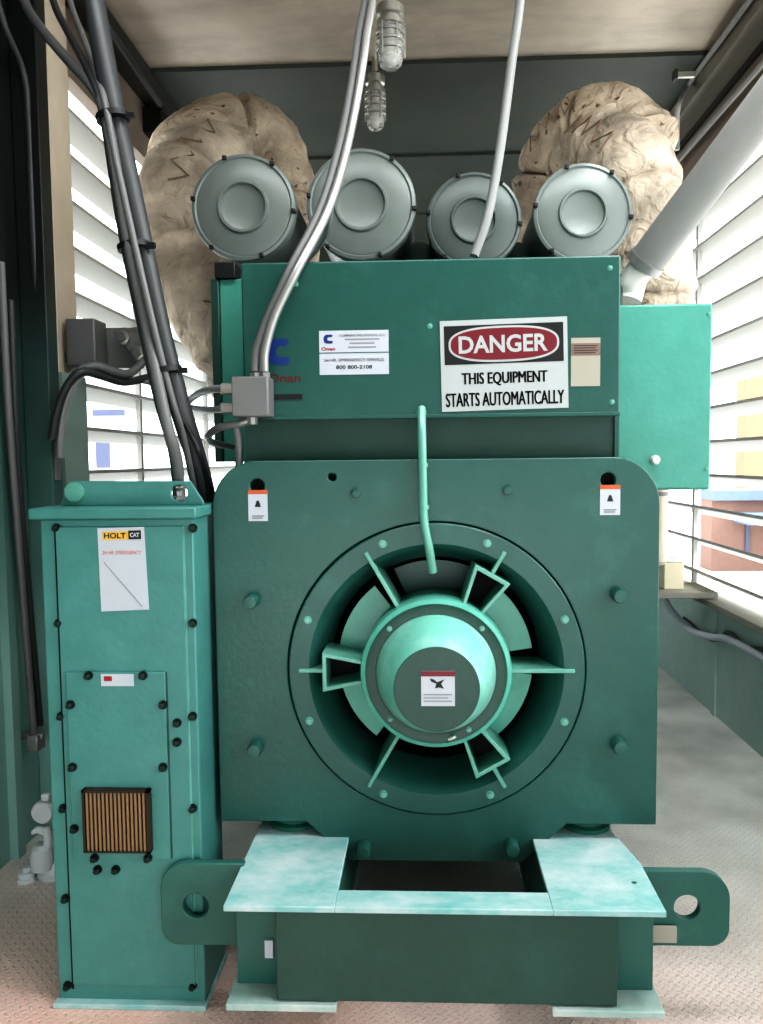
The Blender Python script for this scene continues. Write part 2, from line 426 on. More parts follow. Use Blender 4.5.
# right wall: solid parapet, louvres, brown head band, corner trunking
bm = bmesh.new(); box(bm, WR, WR+.06, -1.2, 8.0, 0, .60)
for y in (1.6, 2.9, 4.2, 5.5): box(bm, WR-.012, WR, y, y+.05, 0, .6)
struct('wall_right', bm, 'wall_r')
bm = bmesh.new(); box(bm, WR, WR+.06, -1.2, 8.0, 3.04, CZ); struct('wall_right', bm, 'brown_band')
bm = bmesh.new(); box(bm, WR-.06, WR+.10, -1.2, 8.0, .60, .635); struct('trim_2', bm, 'sill', .004)
bm = bmesh.new(); box(bm, WR-.14, WR, -1.2, 8.0, CZ-.12, CZ); struct('trim_3', bm, 'trunk', .004)
bm = bmesh.new(); box(bm, WR-.02, WR, -1.2, 8.0, CZ-.15, CZ-.12); struct('trim_4', bm, 'dark_trim')
def louvres(bm, x, s, y0, y1, z0, z1, step, depth, drop, posts, px):
    z = z0
    while z < z1:
        a = (x-s*depth/2, z+drop/2); b2 = (x+s*depth/2, z-drop/2); t = .008
        vs = []
        for y in (y0, y1):
            for (xx, zz) in (a, b2):
                for dz in (-t, t): vs.append(bm.verts.new((xx, y, zz+dz)))
        for f in ((0, 1, 3, 2), (4, 6, 7, 5), (0, 4, 5, 1), (2, 3, 7, 6), (0, 2, 6, 4), (1, 5, 7, 3)):
            bm.faces.new([vs[i] for i in f])
        z += step
    for y in posts: box(bm, px-.012, px+.012, y, y+.03, z0-.1, z1)
bm = bmesh.new(); louvres(bm, WR+.05, 1, -1.2, 8.0, .72, 3.04, .185, .10, .05, (-.4, .9, 2.15, 3.4, 4.62, 5.9, 7.2), WR+.02)
struct('window_1', bm, 'white_louver')
# left wall
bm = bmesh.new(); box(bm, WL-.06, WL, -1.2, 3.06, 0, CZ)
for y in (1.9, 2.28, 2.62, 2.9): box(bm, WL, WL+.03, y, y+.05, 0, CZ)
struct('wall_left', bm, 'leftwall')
bm = bmesh.new(); box(bm, WL-.06, WL+.035, 3.06, 3.24, 0, CZ); struct('trim_5', bm, 'pillar', .004)
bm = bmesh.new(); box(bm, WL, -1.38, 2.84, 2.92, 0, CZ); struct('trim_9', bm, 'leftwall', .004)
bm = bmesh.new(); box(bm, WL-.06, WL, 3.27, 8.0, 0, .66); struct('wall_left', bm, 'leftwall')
bm = bmesh.new(); box(bm, WL-.06, WL, 3.27, 8.0, 3.02, CZ); struct('wall_left', bm, 'brown_band')
bm = bmesh.new(); box(bm, WL-.1, WL+.06, 3.27, 8.0, .66, .69); struct('trim_6', bm, 'sill', .004)
bm = bmesh.new(); box(bm, WL, WL+.10, -1.2, 8.0, CZ-.1, CZ); struct('trim_7', bm, 'dark_trim', .004)
bm = bmesh.new(); louvres(bm, WL-.05, -1, 3.27, 8.0, .77, 3.02, .19, .10, .045, (3.30, 4.05, 5.3, 6.6), WL-.02)
struct('window_2', bm, 'white_louver')
bm = bmesh.new(); box(bm, WL+.03, WL+.05, 3.05, 3.27, .0, 1.76); struct('trim_8', bm, 'post_grey')

# unseen wall behind the camera, its low opening shaped to admit light from below
bm = bmesh.new(); box(bm, WL-.06, -1.35, -1.26, -1.2, 0, CZ); box(bm, 1.42, WR+.06, -1.26, -1.2, 0, CZ); box(bm, -1.35, 1.42, -1.26, -1.2, 1.3, CZ)
struct('wall_front', bm, 'wall_r')
# outside
bm = bmesh.new(); box(bm, -60, 60, -30, 80, -1.6, -1.5); struct('ground', bm, 'ground')
def building(label, wall, x0, x1, y0, y1, z1, wins, roof=None, awn=None):
    o = thing('building', label, 'building', ((x0+x1)/2, (y0+y1)/2, -1.5))
    bx('wall', wall, o, x0, x1, y0, y1, -1.5, z1)
    for (a, c, d, e) in wins:
        bx('window', 'bld_win', o, a, c, y0-.05, y0+.02, d, e)
    if roof: bx('roof', roof, o, x0-.02, x1+.2, y0-.2, y1, z1, z1+.25)
    if awn: bx('awning', awn[0], o, *awn[1:])
    return o
building('white building with small blue window outside the left louvers', 'bld_white', -13.5, -4.5, 20, 21, 6.5,
         [(P(96, 440, 20).x, P(110, 440, 20).x, P(96, 468, 20).z, P(96, 440, 20).z), (P(94, 440, 20).x, P(126, 440, 20).x, 2.62, 2.78)], None)
building('low brown building with blue awning outside the right louvers', 'bld_brown', P(712, 500, 20).x, P(712, 500, 20).x+7, 20, 20.8, P(740, 500, 20).z,
         [(P(745, 530, 20).x, P(749, 530, 20).x, -1.1, -.3)], 'bld_blue', ('bld_blue', P(733, 500, 20).x, P(733, 500, 20).x+4, 19.0, 20.0, -.25, .0))
building('tall tan building far outside the right louvers', 'bld_tan', P(746, 400, 34).x, P(746, 400, 34).x+8, 34, 35, P(750, 372, 34).z, [], None)

SET[0] = True
# ================================================================== SKID BASE
YF = 1.885; ZT = .279
skid = thing('skid_base', 'green welded steel skid base with worn pale top under the alternator', 'base frame', (.03, YF, -SET_Z/SET_S))
XL0, XL1, XR0, XR1 = -.520, -.237, .309, .588
bm = bmesh.new()
prism(bm, [(XL0, YF), (XL1, YF), (XL1, 5.6), (XL0, 5.6)], [], ZT-.016, ZT, 'Z')
obj('top_flange', bm, 'skid_top', skid, .002)
bm = bmesh.new()
prism(bm, [(XR0, YF), (XR1, YF), (XR1, 2.12), (XR1-.035, 2.3), (XR1-.035, 5.6), (XR0, 5.6)], [circ(.543, 2.02, .007, 12)], ZT-.016, ZT, 'Z')
obj('top_flange', bm, 'skid_top', skid, .002)
bx('top_strip', 'skid_top', skid, XL1, XR0, YF, 1.965, ZT-.016, ZT, .002)
for a, c in ((XL0, XL1), (XR0, XR1)):
    bx('bottom_flange', 'skid_foot', skid, a+.0, c-.0, YF, 5.6, 0.0, .018, .002)
for a in (-.262, .322): bx('rail_web', 'skid', skid, a, a+.014, 1.93, 5.6, .018, ZT-.016)
x0 = P(275, 960, YF).x; x1 = P(619, 960, YF).x
bx('front_plate', 'green_dark', skid, x0, x1, YF+.012, YF+.035, .022, ZT-.016, .003)
bx('end_web', 'skid', skid, XL0+.012, -.27, 1.965, 1.985, .018, ZT-.016, .002)
bx('end_web', 'skid', skid, .34, XR1-.008, 1.965, 1.985, .018, ZT-.016, .002)
for a in ((XL0+XL1)/2, (XR0+XR1)/2):
    for y in (2.75, 4.0, 5.3):
        bx('isolator_pad', 'rubber', skid, a-.09, a+.09, y-.12, y+.12, -SET_Z/SET_S, 0, .01)
# lifting lugs: rounded ear with a hole, filleted into the rail
def lug(s, xin, xout, zc, zt, zb, hx, name='lifting_lug'):
    r = .075
    pts = [(xin, zt)]
    pts += [(xout-s*r + s*r*math.sin(math.radians(a)), zt-r+r*math.cos(math.radians(a))) for a in range(0, 91, 10)]
    r2 = .05
    pts += [(xout-s*r2 + s*r2*math.cos(math.radians(a)), zb+r2-r2*math.sin(math.radians(a))) for a in range(0, 91, 10)]
    fr = .045; xr = xin + s*.0
    pts += [(xr+s*fr - s*fr*math.sin(math.radians(a)), zb-fr+fr*math.cos(math.radians(a))) for a in range(0, 91, 15)]
    pts += [(xin-s*.06, zb-fr), (xin-s*.06, zt-.02 if False else zt-.03), (xin, zt-.03)]
    # keep a simple clean outline
    bm = bmesh.new(); prism(bm, pts if s > 0 else list(reversed(pts)), [circ(hx[0], hx[1], hx[2], 32)], 2.075, 2.10)
    obj(name, bm, 'skid', skid, .003)
lug(-1, -.512, -.749, .165, .287, .05, (-.650, .163, .036))
lug(1, .580, .816, .165, .278, .07, (.702, .178, .036))
p0 = XZ(269, 949, 1.96); bx('tag_plate', 'sticker', skid, p0[0]-.011, p0[0]+.011, 1.958, 1.964, p0[1]-.024, p0[1]+.024)
p0 = XZ(664, 934, 2.065); bx('tag_plate', 'sticker_old', skid, p0[0]-.033, p0[0]+.033, 2.060, 2.069, p0[1]-.022, p0[1]+.022)

# ================================================================== ALTERNATOR
YP = 2.25; AX, AZ = .026, .786
alt = thing('generator', 'large green generator with round front end shield and conical hub', 'generator', (AX, YP, ZT))
PCX = .023; hw = .645; zt, rc = 1.402, .135
outl = [(PCX-.255, .207), (PCX+.255, .207), (PCX+.385, .325), (PCX+hw, .325)]
outl += arc(PCX+hw-rc, zt-rc, rc, 0, 90, 12) + arc(PCX-hw+rc, zt-rc, rc, 90, 180, 12)
outl += [(PCX-hw, .325), (PCX-.385, .325)]
hl = XZ(257, 486, YP); hr = XZ(608, 480, YP); h3 = XZ(332, 477, YP)
bm = bmesh.new()
prism(bm, outl, [circ(AX, AZ, .436, 96), circ(hl[0], hl[1], .021, 20), circ(hr[0], hr[1], .021, 20), circ(h3[0], h3[1], .012, 14)], YP, YP+.035)
obj('end_plate', bm, 'green', alt, .003)
bx('hole_backing', 'hole', alt, PCX-.55, PCX+.55, YP+.036, YP+.042, 1.26, 1.36)
# end ring with its flange and throat
bm = bmesh.new()
lathe(bm, [(.432, YP+.035), (.432, YP-.004), (.428, YP-.008), (.372, YP-.008), (.360, YP+.004), (.350, YP+.03), (.318, YP+.13), (.318, YP+.15), (.34, YP+.16), (.345, YP+.35), (.36, YP+.36)], (AX, 0, AZ), 'Y', 96)
obj('end_ring', bm, 'green', alt)
bm = bmesh.new()
lathe(bm, [(.444, YP+.03), (.444, YP+.002), (.4365, YP+.002), (.4365, YP+.03)], (AX, 0, AZ), 'Y', 96)
obj('ring_gasket', bm, 'hole', alt)
bm = bmesh.new(); capped(bm, [(.36, YP+.36), (.36, YP+.365)], (AX, 0, AZ), 'Y', 64); obj('inner_back', bm, 'hole', alt)
# inner baffle: sectors of pale plate behind the spokes
for (a0, a1) in ((-52, -8), (8, 52), (128, 172), (188, 232)):
    bm = bmesh.new(); lathe(bm, [(.205, YP+.11), (.205, YP+.095), (.296, YP+.10), (.296, YP+.12)], (AX, 0, AZ), 'Y', 16, a0, a1)
    obj('baffle_plate', bm, 'baffle', alt)
for (a0, a1) in ((65, 115), (245, 295)):
    bm = bmesh.new(); lathe(bm, [(.2, YP+.2), (.2, YP+.19), (.3, YP+.19), (.3, YP+.2)], (AX, 0, AZ), 'Y', 16, a0, a1)
    obj('fan_guard_plate', bm, 'green', alt)
# spokes
def radial_box(bm, ang, r0, r1, w0, w1, y0, y1, off=0.):
    a = math.radians(ang); er = Vector((math.cos(a), 0, math.sin(a))); et = Vector((-math.sin(a), 0, math.cos(a)))
    c = Vector((AX, 0, AZ)); vs = []
    for (r, w) in ((r0, w0), (r1, w1)):
        for s in (-1, 1):
            for y in (y0, y1):
                p = c+er*r+et*(off+s*w/2); vs.append(bm.verts.new((p.x, y, p.z)))
    for f in ((0, 1, 3, 2), (4, 6, 7, 5), (0, 4, 5, 1), (2, 3, 7, 6), (0, 2, 6, 4), (1, 5, 7, 3)):
        bm.faces.new([vs[i] for i in f])
for ang in (0, 60, 120, 180, 240, 300):
    lugged = ang in (60, 180, 300)
    bm = bmesh.new()
    if lugged:
        radial_box(bm, ang, .325, .402, .012, .012, YP-.012, YP+.12)
    else:
        radial_box(bm, ang, .205, .402, .012, .012, YP-.014, YP+.14)
    sp = obj('spoke', bm, 'green_inner', alt, .002)
    if lugged:
        bm = bmesh.new(); a = math.radians(ang)
        er = Vector((math.cos(a), math.sin(a))); et = Vector((-math.sin(a), math.cos(a))); c = Vector((AX, AZ))
        def q(r, w): v = c+er*r+et*w; return (v.x, v.y)
        prism(bm, [q(.205, -.032), q(.33, -.058), q(.33, .058), q(.205, .032)], [[q(.212, -.023), q(.318, -.044), q(.318, .044), q(.212, .023)]], YP-.03, YP+.12)
        obj('spoke_bracket', bm, 'green_inner', sp, .002)
        bm = bmesh.new(); prism(bm, [q(.212, -.023), q(.318, -.044), q(.318, .044), q(.212, .023)], [], YP+.08, YP+.085)
        obj('bracket_backing', bm, 'hole', sp)
# bearing housing, cone and cap
bm = bmesh.new()
lathe(bm, [(.19, YP+.35), (.214, YP+.16), (.220, YP-.025), (.216, YP-.040), (.205, YP-.046), (.196, YP-.040), (.174, YP-.040), (.170, YP-.02)], (AX, 0, AZ), 'Y', 80)
obj('bearing_housing', bm, 'baffle', alt)
bm = bmesh.new(); lathe(bm, [(.203, YP-.0455), (.197, YP-.043), (.174, YP-.043), (.174, YP-.038)], (AX, 0, AZ), 'Y', 80); obj('bearing_face', bm, 'green_dark', alt)
bm = bmesh.new()
lathe(bm, [(.174, YP-.02), (.172, YP-.046), (.120, 2.065), (.116, 2.057)], (AX, 0, AZ), 'Y', 80); obj('hub_cone', bm, 'cone', alt)
bm = bmesh.new(); capped(bm, [(.1165, 2.07), (.1165, 2.058), (.1145, 2.055)], (AX, 0, AZ), 'Y', 64)
cap = obj('hub_cap', bm, 'green_dark', alt)
bs = bolt_mesh(.006, .008); bs.materials.append(M['green_inner'])
for a in (45, 135, 225, 300): put('hub_screw', bs, None, (AX+.187*math.cos(math.radians(a)), YP-.043, AZ+.187*math.sin(math.radians(a))), alt)
for a in (20, 160, 200, 340): put('hub_screw', bs, None, (AX+.232*math.cos(math.radians(a)), YP+.12, AZ+.232*math.sin(math.radians(a))), alt)
br = bolt_mesh(.009, .010); br.materials.append(M['green_inner'])
for a in (22, 68, 112, 158, 202, 247, 293, 338): put('ring_bolt', br, None, (AX+.402*math.cos(math.radians(a)), YP-.008, AZ+.402*math.sin(math.radians(a))), alt, math.radians(a))
# small pipe stub
tb('grease_pipe', 'alu', alt, [Vector((AX+.045, 2.19, AZ-.172)), Vector((AX+.05, 2.16, AZ-.168)), Vector((AX+.03, 2.15, AZ-.172))], .006)
# plate bolts
bp_ = bolt_mesh(.021, .045, False, True); bp_.materials.append(M['green'])
for (x, y) in ((253, 600), (617, 594), (257, 746), (617, 743), (364, 846), (511, 844)):
    p = XZ(x, y, YP); put('plate_bolt', bp_, None, (p[0], YP, p[1]), alt)
bf_ = bolt_mesh(.015, .006, True, True); bf_.materials.append(M['green'])
for (x, y) in ((356, 493), (508, 490)):
    p = XZ(x, y, YP); put('plate_bolt', bf_, None, (p[0], YP, p[1]), alt)
# warning stickers
def sticker(parent, x0, y0, x1, y1, Y, mat='sticker', label=None):
    a = XZ(x0, y0, Y); c = XZ(x1, y1, Y)
    o = bx('warning_sticker' if label else 'sticker', mat, parent, a[0], c[0], Y-.0015, Y+.0005, c[1], a[1])
    if label: o['label'] = label
    return o, a[0], c[0], c[1], a[1]
for (x0, y0, x1, y1, lb) in ((248, 490, 268, 521, 'small white warning sticker at top left of the plate'), (600, 485, 620, 515, 'small white warning sticker at top right of the plate')):
    s, a, c, d, e = sticker(alt, x0, y0, x1, y1, YP, 'sticker', lb)
    bx('sticker_header', 'orange', s, a, c, YP-.0022, YP-.0012, e-.012, e)
    bm = bmesh.new(); mxx = (a+c)/2; mz = (d+e)/2
    prism(bm, [(mxx-.009, mz-.004), (mxx+.009, mz-.004), (mxx+.003, mz+.014), (mxx-.003, mz+.014)], [], YP-.0022, YP-.0012)
    obj('sticker_symbol', bm, 'ink', s); bm = bmesh.new()
    prism(bm, [(mxx-.018, d+.014), (mxx+.018, d+.014), (mxx+.018, d+.016), (mxx-.018, d+.016)], [], YP-.0022, YP-.0012)
    prism(bm, [(mxx-.018, d+.008), (mxx+.014, d+.008), (mxx+.014, d+.010), (mxx-.018, d+.010)], [], YP-.0022, YP-.0012)
    obj('sticker_text', bm, 'ink', s)
s, a, c, d, e = sticker(alt, 421, 671, 455, 706, 2.055, 'sticker', 'white warning sticker with red header on the hub cap')
bx('sticker_header', 'sign_red', s, a, c, 2.0525, 2.0535, e-.014, e)
mxx = (a+c)/2; z_ = e-.032
bm = bmesh.new()
prism(bm, [(mxx-.022, z_+.012), (mxx-.012, z_+.010), (mxx-.002, z_+.002), (mxx+.018, z_+.010), (mxx+.008, z_-.002), (mxx+.016, z_-.016), (mxx+.004, z_-.012), (mxx-.008, z_-.014), (mxx-.004, z_-.002), (mxx-.018, z_+.004)], [], 2.0525, 2.0535)
obj('sticker_symbol', bm, 'ink', s)
bm = bmesh.new()
for k in range(3):
    zz = d+.030-k*.009; prism(bm, [(a+.006, zz), (c-.008-.01*(k % 2), zz), (c-.008-.01*(k % 2), zz+.003), (a+.006, zz+.003)], [], 2.0525, 2.0535)
obj('sticker_text', bm, 'ink_grey', s)
# barrel behind the plate, feet, mounts
bx('top_deck', 'green', alt, PCX-.56, PCX+.56, YP+.044, 2.9, 1.27, 1.402, .003)
bm = bmesh.new(); lathe(bm, [(.5, YP+.035), (.55, YP+.037), (.55, 3.0), (.36, 3.02)], (AX, 0, .80), 'Y', 64); obj('barrel', bm, 'green', alt)
for sx in (-1, 1):
    bx('foot_plate', 'green', alt, AX+sx*.64 if sx < 0 else AX+.36, AX-.36 if sx < 0 else AX+.64, YP+.035, 2.62, .322, .345, .003)
    xm = -.415 if sx < 0 else .482
    bm = bmesh.new(); capped(bm, [(.075, ZT), (.075, ZT+.012), (.062, ZT+.018), (.062, .322)], (xm, 2.352, 0), 'Z', 32); obj('rubber_mount', bm, 'rubber', alt)
    bx('side_gusset', 'green', alt, (PCX+sx*.60)-.012, (PCX+sx*.60)+.012, YP+.036, 2.9, .345, 1.28)

# ================================================================== TERMINAL BOX
YB = 2.35
tbx = thing('terminal_box', 'wide green terminal box on top of the generator with danger sign', 'terminal box', (.02, YB, 1.40))
TX0, TX1, TZ0, TZ1 = -.546, .577, 1.528, 1.992
bm = bmesh.new(); box(bm, TX0, TX1, YB, 2.85, TZ0, TZ1); obj('housing', bm, 'green', tbx, .006, seg=3)
bx('front_lip', 'green', tbx, TX0, TX1, YB-.006, YB+.01, TZ0-.004, TZ0+.008, .002)
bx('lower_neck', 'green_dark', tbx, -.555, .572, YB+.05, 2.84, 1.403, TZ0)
bx('neck_post', 'green', tbx, .572, .585, YB+.04, 2.84, 1.403, TZ0)
lp = P(214, 282, 2.9); lq = P(244, 460, 2.9)
bx('rear_housing', 'green_light', tbx, lp.x+.03, lq.x+.08, 2.86, 3.0, 1.40, lp.z, .004)
bx('rear_rib', 'green_dark', tbx, lp.x, lp.x+.03, 2.85, 3.0, 1.40, lp.z, .004)
cp = P(216, 283, 2.86); cq = P(236, 263, 2.86)
bx('corner_cap', 'black', tbx, cp.x, cq.x, 2.84, 2.94, lp.z, cq.z+.0, .004)
# danger sign, very slightly turned like the real one
a = XZ(440.5, 320, YB); c = XZ(567.5, 409, YB)
sw = c[0]-a[0]; sh = a[1]-c[1]; scx = (a[0]+c[0])/2; scz = (a[1]+c[1])/2
rot = math.radians(1.2)
def rp(x, z): return (scx+x*math.cos(rot)-z*math.sin(rot), scz+x*math.sin(rot)+z*math.cos(rot))
def rrect(x0, x1, z0, z1, y0, y1, name, mat, par):
    bm = bmesh.new(); prism(bm, [rp(x0, z0), rp(x1, z0), rp(x1, z1), rp(x0, z1)], [], y0, y1); return obj(name, bm, mat, par)
sign = rrect(-sw/2, sw/2, -sh/2, sh/2, YB-.003, YB, 'danger_sign', 'sign_white', tbx)
sign['label'] = 'white sign with black header and red DANGER oval'
ztop = sh/2-.016; zmid = sh/2-sh*.485
rrect(-sw/2+.012, sw/2-.012, zmid, ztop, YB-.004, YB-.003, 'sign_header', 'sign_black', sign)
def oval(w, h, n=64):
    pts = []
    for i in range(n):
        t_ = 2*PI*i/n; e = 2/2.6
        x = abs(math.cos(t_))**e*math.copysign(1, math.cos(t_))*w/2; z = abs(math.sin(t_))**e*math.copysign(1, math.sin(t_))*h/2
        pts.append(rp(x, (ztop+zmid)/2+z))
    return pts
ow, oh = sw*.87, (ztop-zmid)*.93
bm = bmesh.new(); prism(bm, oval(ow, oh), [], YB-.0048, YB-.004); obj('oval_border', bm, 'sign_white', sign)
bm = bmesh.new(); prism(bm, oval(ow*.96, oh*.88), [], YB-.0054, YB-.0048); obj('red_oval', bm, 'sign_red', sign)
q = rp(-.002, (ztop+zmid)/2)
text('DANGER', q[0], q[1], YB-.006, sw*.70, (ztop-zmid)*.46, 'sign_white', sign, .028, rot=rot)
q = rp(0, -sh*.155); text('THIS EQUIPMENT', q[0], q[1], YB-.004, sw*.67, sh*.15, 'ink', sign, .085, rot=rot)
q = rp(0, -sh*.375); text('STARTS AUTOMATICALLY', q[0], q[1], YB-.004, sw*.93, sh*.15, 'ink', sign, .07, rot=rot)
# beige sticker beside it
s, a, c, d, e = sticker(tbx, 571, 338, 600, 386, YB, 'sticker_old'); s['label'] = 'aged beige sticker with brown header'
bx('sticker_header', 'sticker_brown', s, a, c, YB-.0022, YB-.0012, e-.052, e-.016)
bm = bmesh.new()
for k in range(4): prism(bm, [(a+.008, e-.024-k*.007), (c-.008-.006*(k % 2), e-.024-k*.007), (c-.008-.006*(k % 2), e-.022-k*.007), (a+.008, e-.022-k*.007)], [], YB-.003, YB-.002)
obj('sticker_text', bm, 'ink', s)
# supplier sticker
def clogo(cx, cz, w, h, y, mat, par):
    """block letter C emblem with a curled inner arm"""
    bm = bmesh.new()
    pts = [(.5, .28), (.5, .42), (.38, .5), (-.2, .5), (-.42, .36), (-.5, .1), (-.5, -.12), (-.4, -.38), (-.16, -.5), (.44, -.5), (.5, -.42), (.5, -.2), (.1, -.2), (-.06, -.12), (-.1, 0), (-.06, .14), (.06, .22), (.36, .22), (.40, .28)]
    prism(bm, [(cx+p[0]*w, cz+p[1]*h) for p in pts], [], y-.0009, y)
    o = obj('emblem', bm, mat, par); return o
s, a, c, d, e = sticker(tbx, 319, 331, 389, 374, YB, 'sticker'); s['label'] = 'white two part supplier sticker with blue emblem'
w_, h_ = c-a, e-d
clogo(a+w_*.13, e-h_*.19, w_*.13, h_*.20, YB-.0015, 'ink_blue', s)
text('Onan', a+w_*.13, e-h_*.41, YB-.0022, w_*.2, h_*.08, 'ink_red', s, .03)
text('CUMMINS MID-SOUTH, LLC', a+w_*.62, e-h_*.12, YB-.0022, w_*.66, h_*.06, 'ink_grey', s, .01)
bm = bmesh.new()
for k in range(3):
    zz = e-h_*(.22+.09*k); hwk = w_*(.25, .18, .2)[k]
    prism(bm, [(a+w_*.62-hwk, zz), (a+w_*.62+hwk, zz), (a+w_*.62+hwk, zz+h_*.035), (a+w_*.62-hwk, zz+h_*.035)], [], YB-.0022, YB-.0012)
obj('address_lines', bm, 'ink_grey', s)
bx('divider_line', 'green', s, a, c, YB-.0022, YB-.0012, e-h_*.515, e-h_*.495)
text('24 HR. EMERGENCY SERVICE', a+w_*.5, e-h_*.67, YB-.0022, w_*.86, h_*.07, 'ink_grey', s, .01)
text('800 800-2108', a+w_*.5, e-h_*.83, YB-.0022, w_*.52, h_*.085, 'ink', s, .02)
# big emblem on the box front
p = XZ(278, 352, YB); em = clogo(p[0], p[1], .066, .078, YB-.0002, 'ink_blue', tbx); em['label'] = 'blue emblem'
p = XZ(284, 378, YB); text('Onan', p[0], p[1], YB-.001, .10, .026, 'ink_red_shaded', tbx, .02, 'maker_lettering')
p = XZ(286, 397, YB); bx('nameplate', 'black', tbx, p[0]-.05, p[0]+.05, YB-.003, YB, p[1]-.008, p[1]+.008)
bt = bolt_mesh(.006, .005); bt.materials.append(M['green_inner'])
for (x, y) in ((296, 284), (430, 326), (610, 268), (612, 402)):
    p = XZ(x, y, YB); put('cover_screw', bt, None, (p[0], YB, p[1]), tbx)

# ================================================================== RIGHT CONTROL BOX
ctl = thing('control_box', 'bright green control box mounted behind right end of terminal box', 'control box', (.77, 2.6, 1.29))
bx('housing', 'green_light', ctl, .5775, .932, 2.6, 2.86, 1.293, 1.895, .004)
bx('door', 'green_light', ctl, .592, .927, 2.592, 2.602, 1.298, 1.89, .003)
p = P(655, 460, 2.59)
bm = bmesh.new(); capped(bm, [(.016, 2.594), (.016, 2.585), (.010, 2.575)], (p.x, 0, p.z), 'Y', 20); obj('light_spot', bm, 'white_plastic', ctl)  # white light spot on the door, modelled as a small raised disc
for z in (1.36, 1.86):
    put('hinge_bolt', bt, None, (.918, 2.592, z), ctl)

SET[0] = False
# ================================================================== CABINET
YC = 1.902
cab = thing('control_cabinet', 'tall narrow green control cabinet with brown vent grille left of the generator', 'cabinet', (-.765, YC, 0))
CX0, CX1 = -.962, -.576
bx('body', 'green_cab', cab, CX0, CX1, YC, 2.10, .0, 1.262, .004)
bx('top_cap', 'green_cab', cab, -.985, -.564, YC-.014, 2.11, 1.262, 1.29, .004)
bx('base_flange', 'skid_top', cab, CX0-.006, CX1+.006, YC-.022, 2.10, .0, .014, .002)
k = P(188, 700, YC).x; k2 = P(63, 700, YC).x
bx('front_cover', 'green_cab', cab, k2, k, YC-.006, YC+.002, .055, 1.243, .0015)
bx('cover_seam', 'hole', cab, k2-.005, k2, YC-.002, YC+.002, .04, 1.243)
bx('cover_seam', 'green_inner', cab, k, k+.003, YC-.002, YC+.002, .04, 1.243)
# lifting bracket on top
q = [XZ(61, 502, 1.98), XZ(203, 502, 1.98), XZ(190, 481, 1.98), XZ(69, 481, 1.98)]
h1 = XZ(75, 492, 1.98); h2 = XZ(179, 493, 1.98)
bm = bmesh.new()
prism(bm, [(q[0][0], 1.29), (q[1][0], 1.29), (q[1][0], 1.30), q[2], q[3], (q[0][0], 1.30)], [circ(h2[0], h2[1], .022, 20)], 1.98, 1.992)
obj('lifting_bracket', bm, 'green_cab', cab, .002)
bm = bmesh.new(); capped(bm, [(.025, 1.98), (.025, 1.973)], (h1[0], 0, h1[1]), 'Y', 32); obj('round_plug', bm, 'green_inner', cab)
# access panel
pa = XZ(68, 671, YC); pb = XZ(172, 857, YC)
acc = bx('access_panel', 'green_cab', cab, pa[0], pb[0], YC-.013, YC-.005, pb[1], pa[1], .0015)
bx('panel_seam', 'green_dark', acc, pb[0], pb[0]+.004, YC-.008, YC-.005, pb[1], pa[1])
bm_ = bolt_mesh(.0085, .016, True); bm_.materials.append(M['bolt'])
def cbolt(x, y, par, dy=0.006, name='cover_bolt'):
    p = XZ(x, y, YC); put(name, bm_, None, (p[0], YC-dy, p[1]), par)
for y in (528, 623, 716, 808, 898, 985):
    cbolt(57+(y-528)*.024, y, cab, 0); 
    if y != 898: cbolt(193, y, cab, 0)
for (x, y) in ((178, 722), (178, 741), (99, 868), (117, 868)): cbolt(x, y, cab)
for (x, y) in ((91, 674), (145, 674), (73, 703), (165, 703), (75, 765), (165, 765), (77, 826), (97, 855), (150, 855)): cbolt(x, y, acc, .013, 'panel_bolt')
# vent grille
va = XZ(87, 785, YC); vb = XZ(155, 847, YC); y1 = YC-.012
gr = bx('vent_grille', 'grille_back', acc, va[0], vb[0], y1-.004, y1, vb[1], va[1])
bm = bmesh.new(); w_ = vb[0]-va[0]; n_ = 15
box(bm, va[0], vb[0], y1-.022, y1-.003, va[1]-.006, va[1]); box(bm, va[0], vb[0], y1-.022, y1-.003, vb[1], vb[1]+.005)
box(bm, va[0], va[0]+.006, y1-.022, y1-.003, vb[1], va[1]); box(bm, vb[0]-.008, vb[0], y1-.022, y1-.003, vb[1], va[1])
gb = obj('grille_frame', bm, 'grille_back', acc)
bm = bmesh.new()
for i in range(n_):
    x = va[0]+.012+(w_-.026)*i/(n_-1); box(bm, x-.0028, x+.0028, y1-.020, y1-.003, vb[1]+.004, va[1]-.005)
obj('grille_slats', bm, 'grille', acc)
# little label and dealer label
s, a, c, d, e = sticker(acc, 101, 674, 134, 686, YC-.013); s['label'] = 'small white label with red mark'
bm = bmesh.new(); prism(bm, [(a+.008, (d+e)/2-.002), (a+.028, (d+e)/2-.002), (a+.028, (d+e)/2+.010), (a+.008, (d+e)/2+.010)], [], YC-.0155, YC-.0145); 
ob_ = obj('red_mark', bm, 'ink_red', cab)
s2 = [XZ(98.5, 528, YC), XZ(145, 526.5, YC), XZ(150, 609, YC), XZ(102.5, 611, YC)]
yl = YC-.0062
bm = bmesh.new(); prism(bm, [s2[3], s2[2], s2[1], s2[0]], [], yl-.0012, yl); lab = obj('dealer_label', bm, 'sticker', cab); lab['label'] = 'white dealer label with yellow header'
def lb(u, v):                                    # position on the slanted label
    x = (1-v)*((1-u)*s2[0][0]+u*s2[1][0])+v*((1-u)*s2[3][0]+u*s2[2][0]); z = (1-v)*((1-u)*s2[0][1]+u*s2[1][1])+v*((1-u)*s2[3][1]+u*s2[2][1]); return (x, z)
def lrect(u0, u1, v0, v1, name, mat, dy):
    bm = bmesh.new(); prism(bm, [lb(u0, v1), lb(u1, v1), lb(u1, v0), lb(u0, v0)], [], yl-dy, yl-dy+.0006); obj(name, bm, mat, lab)
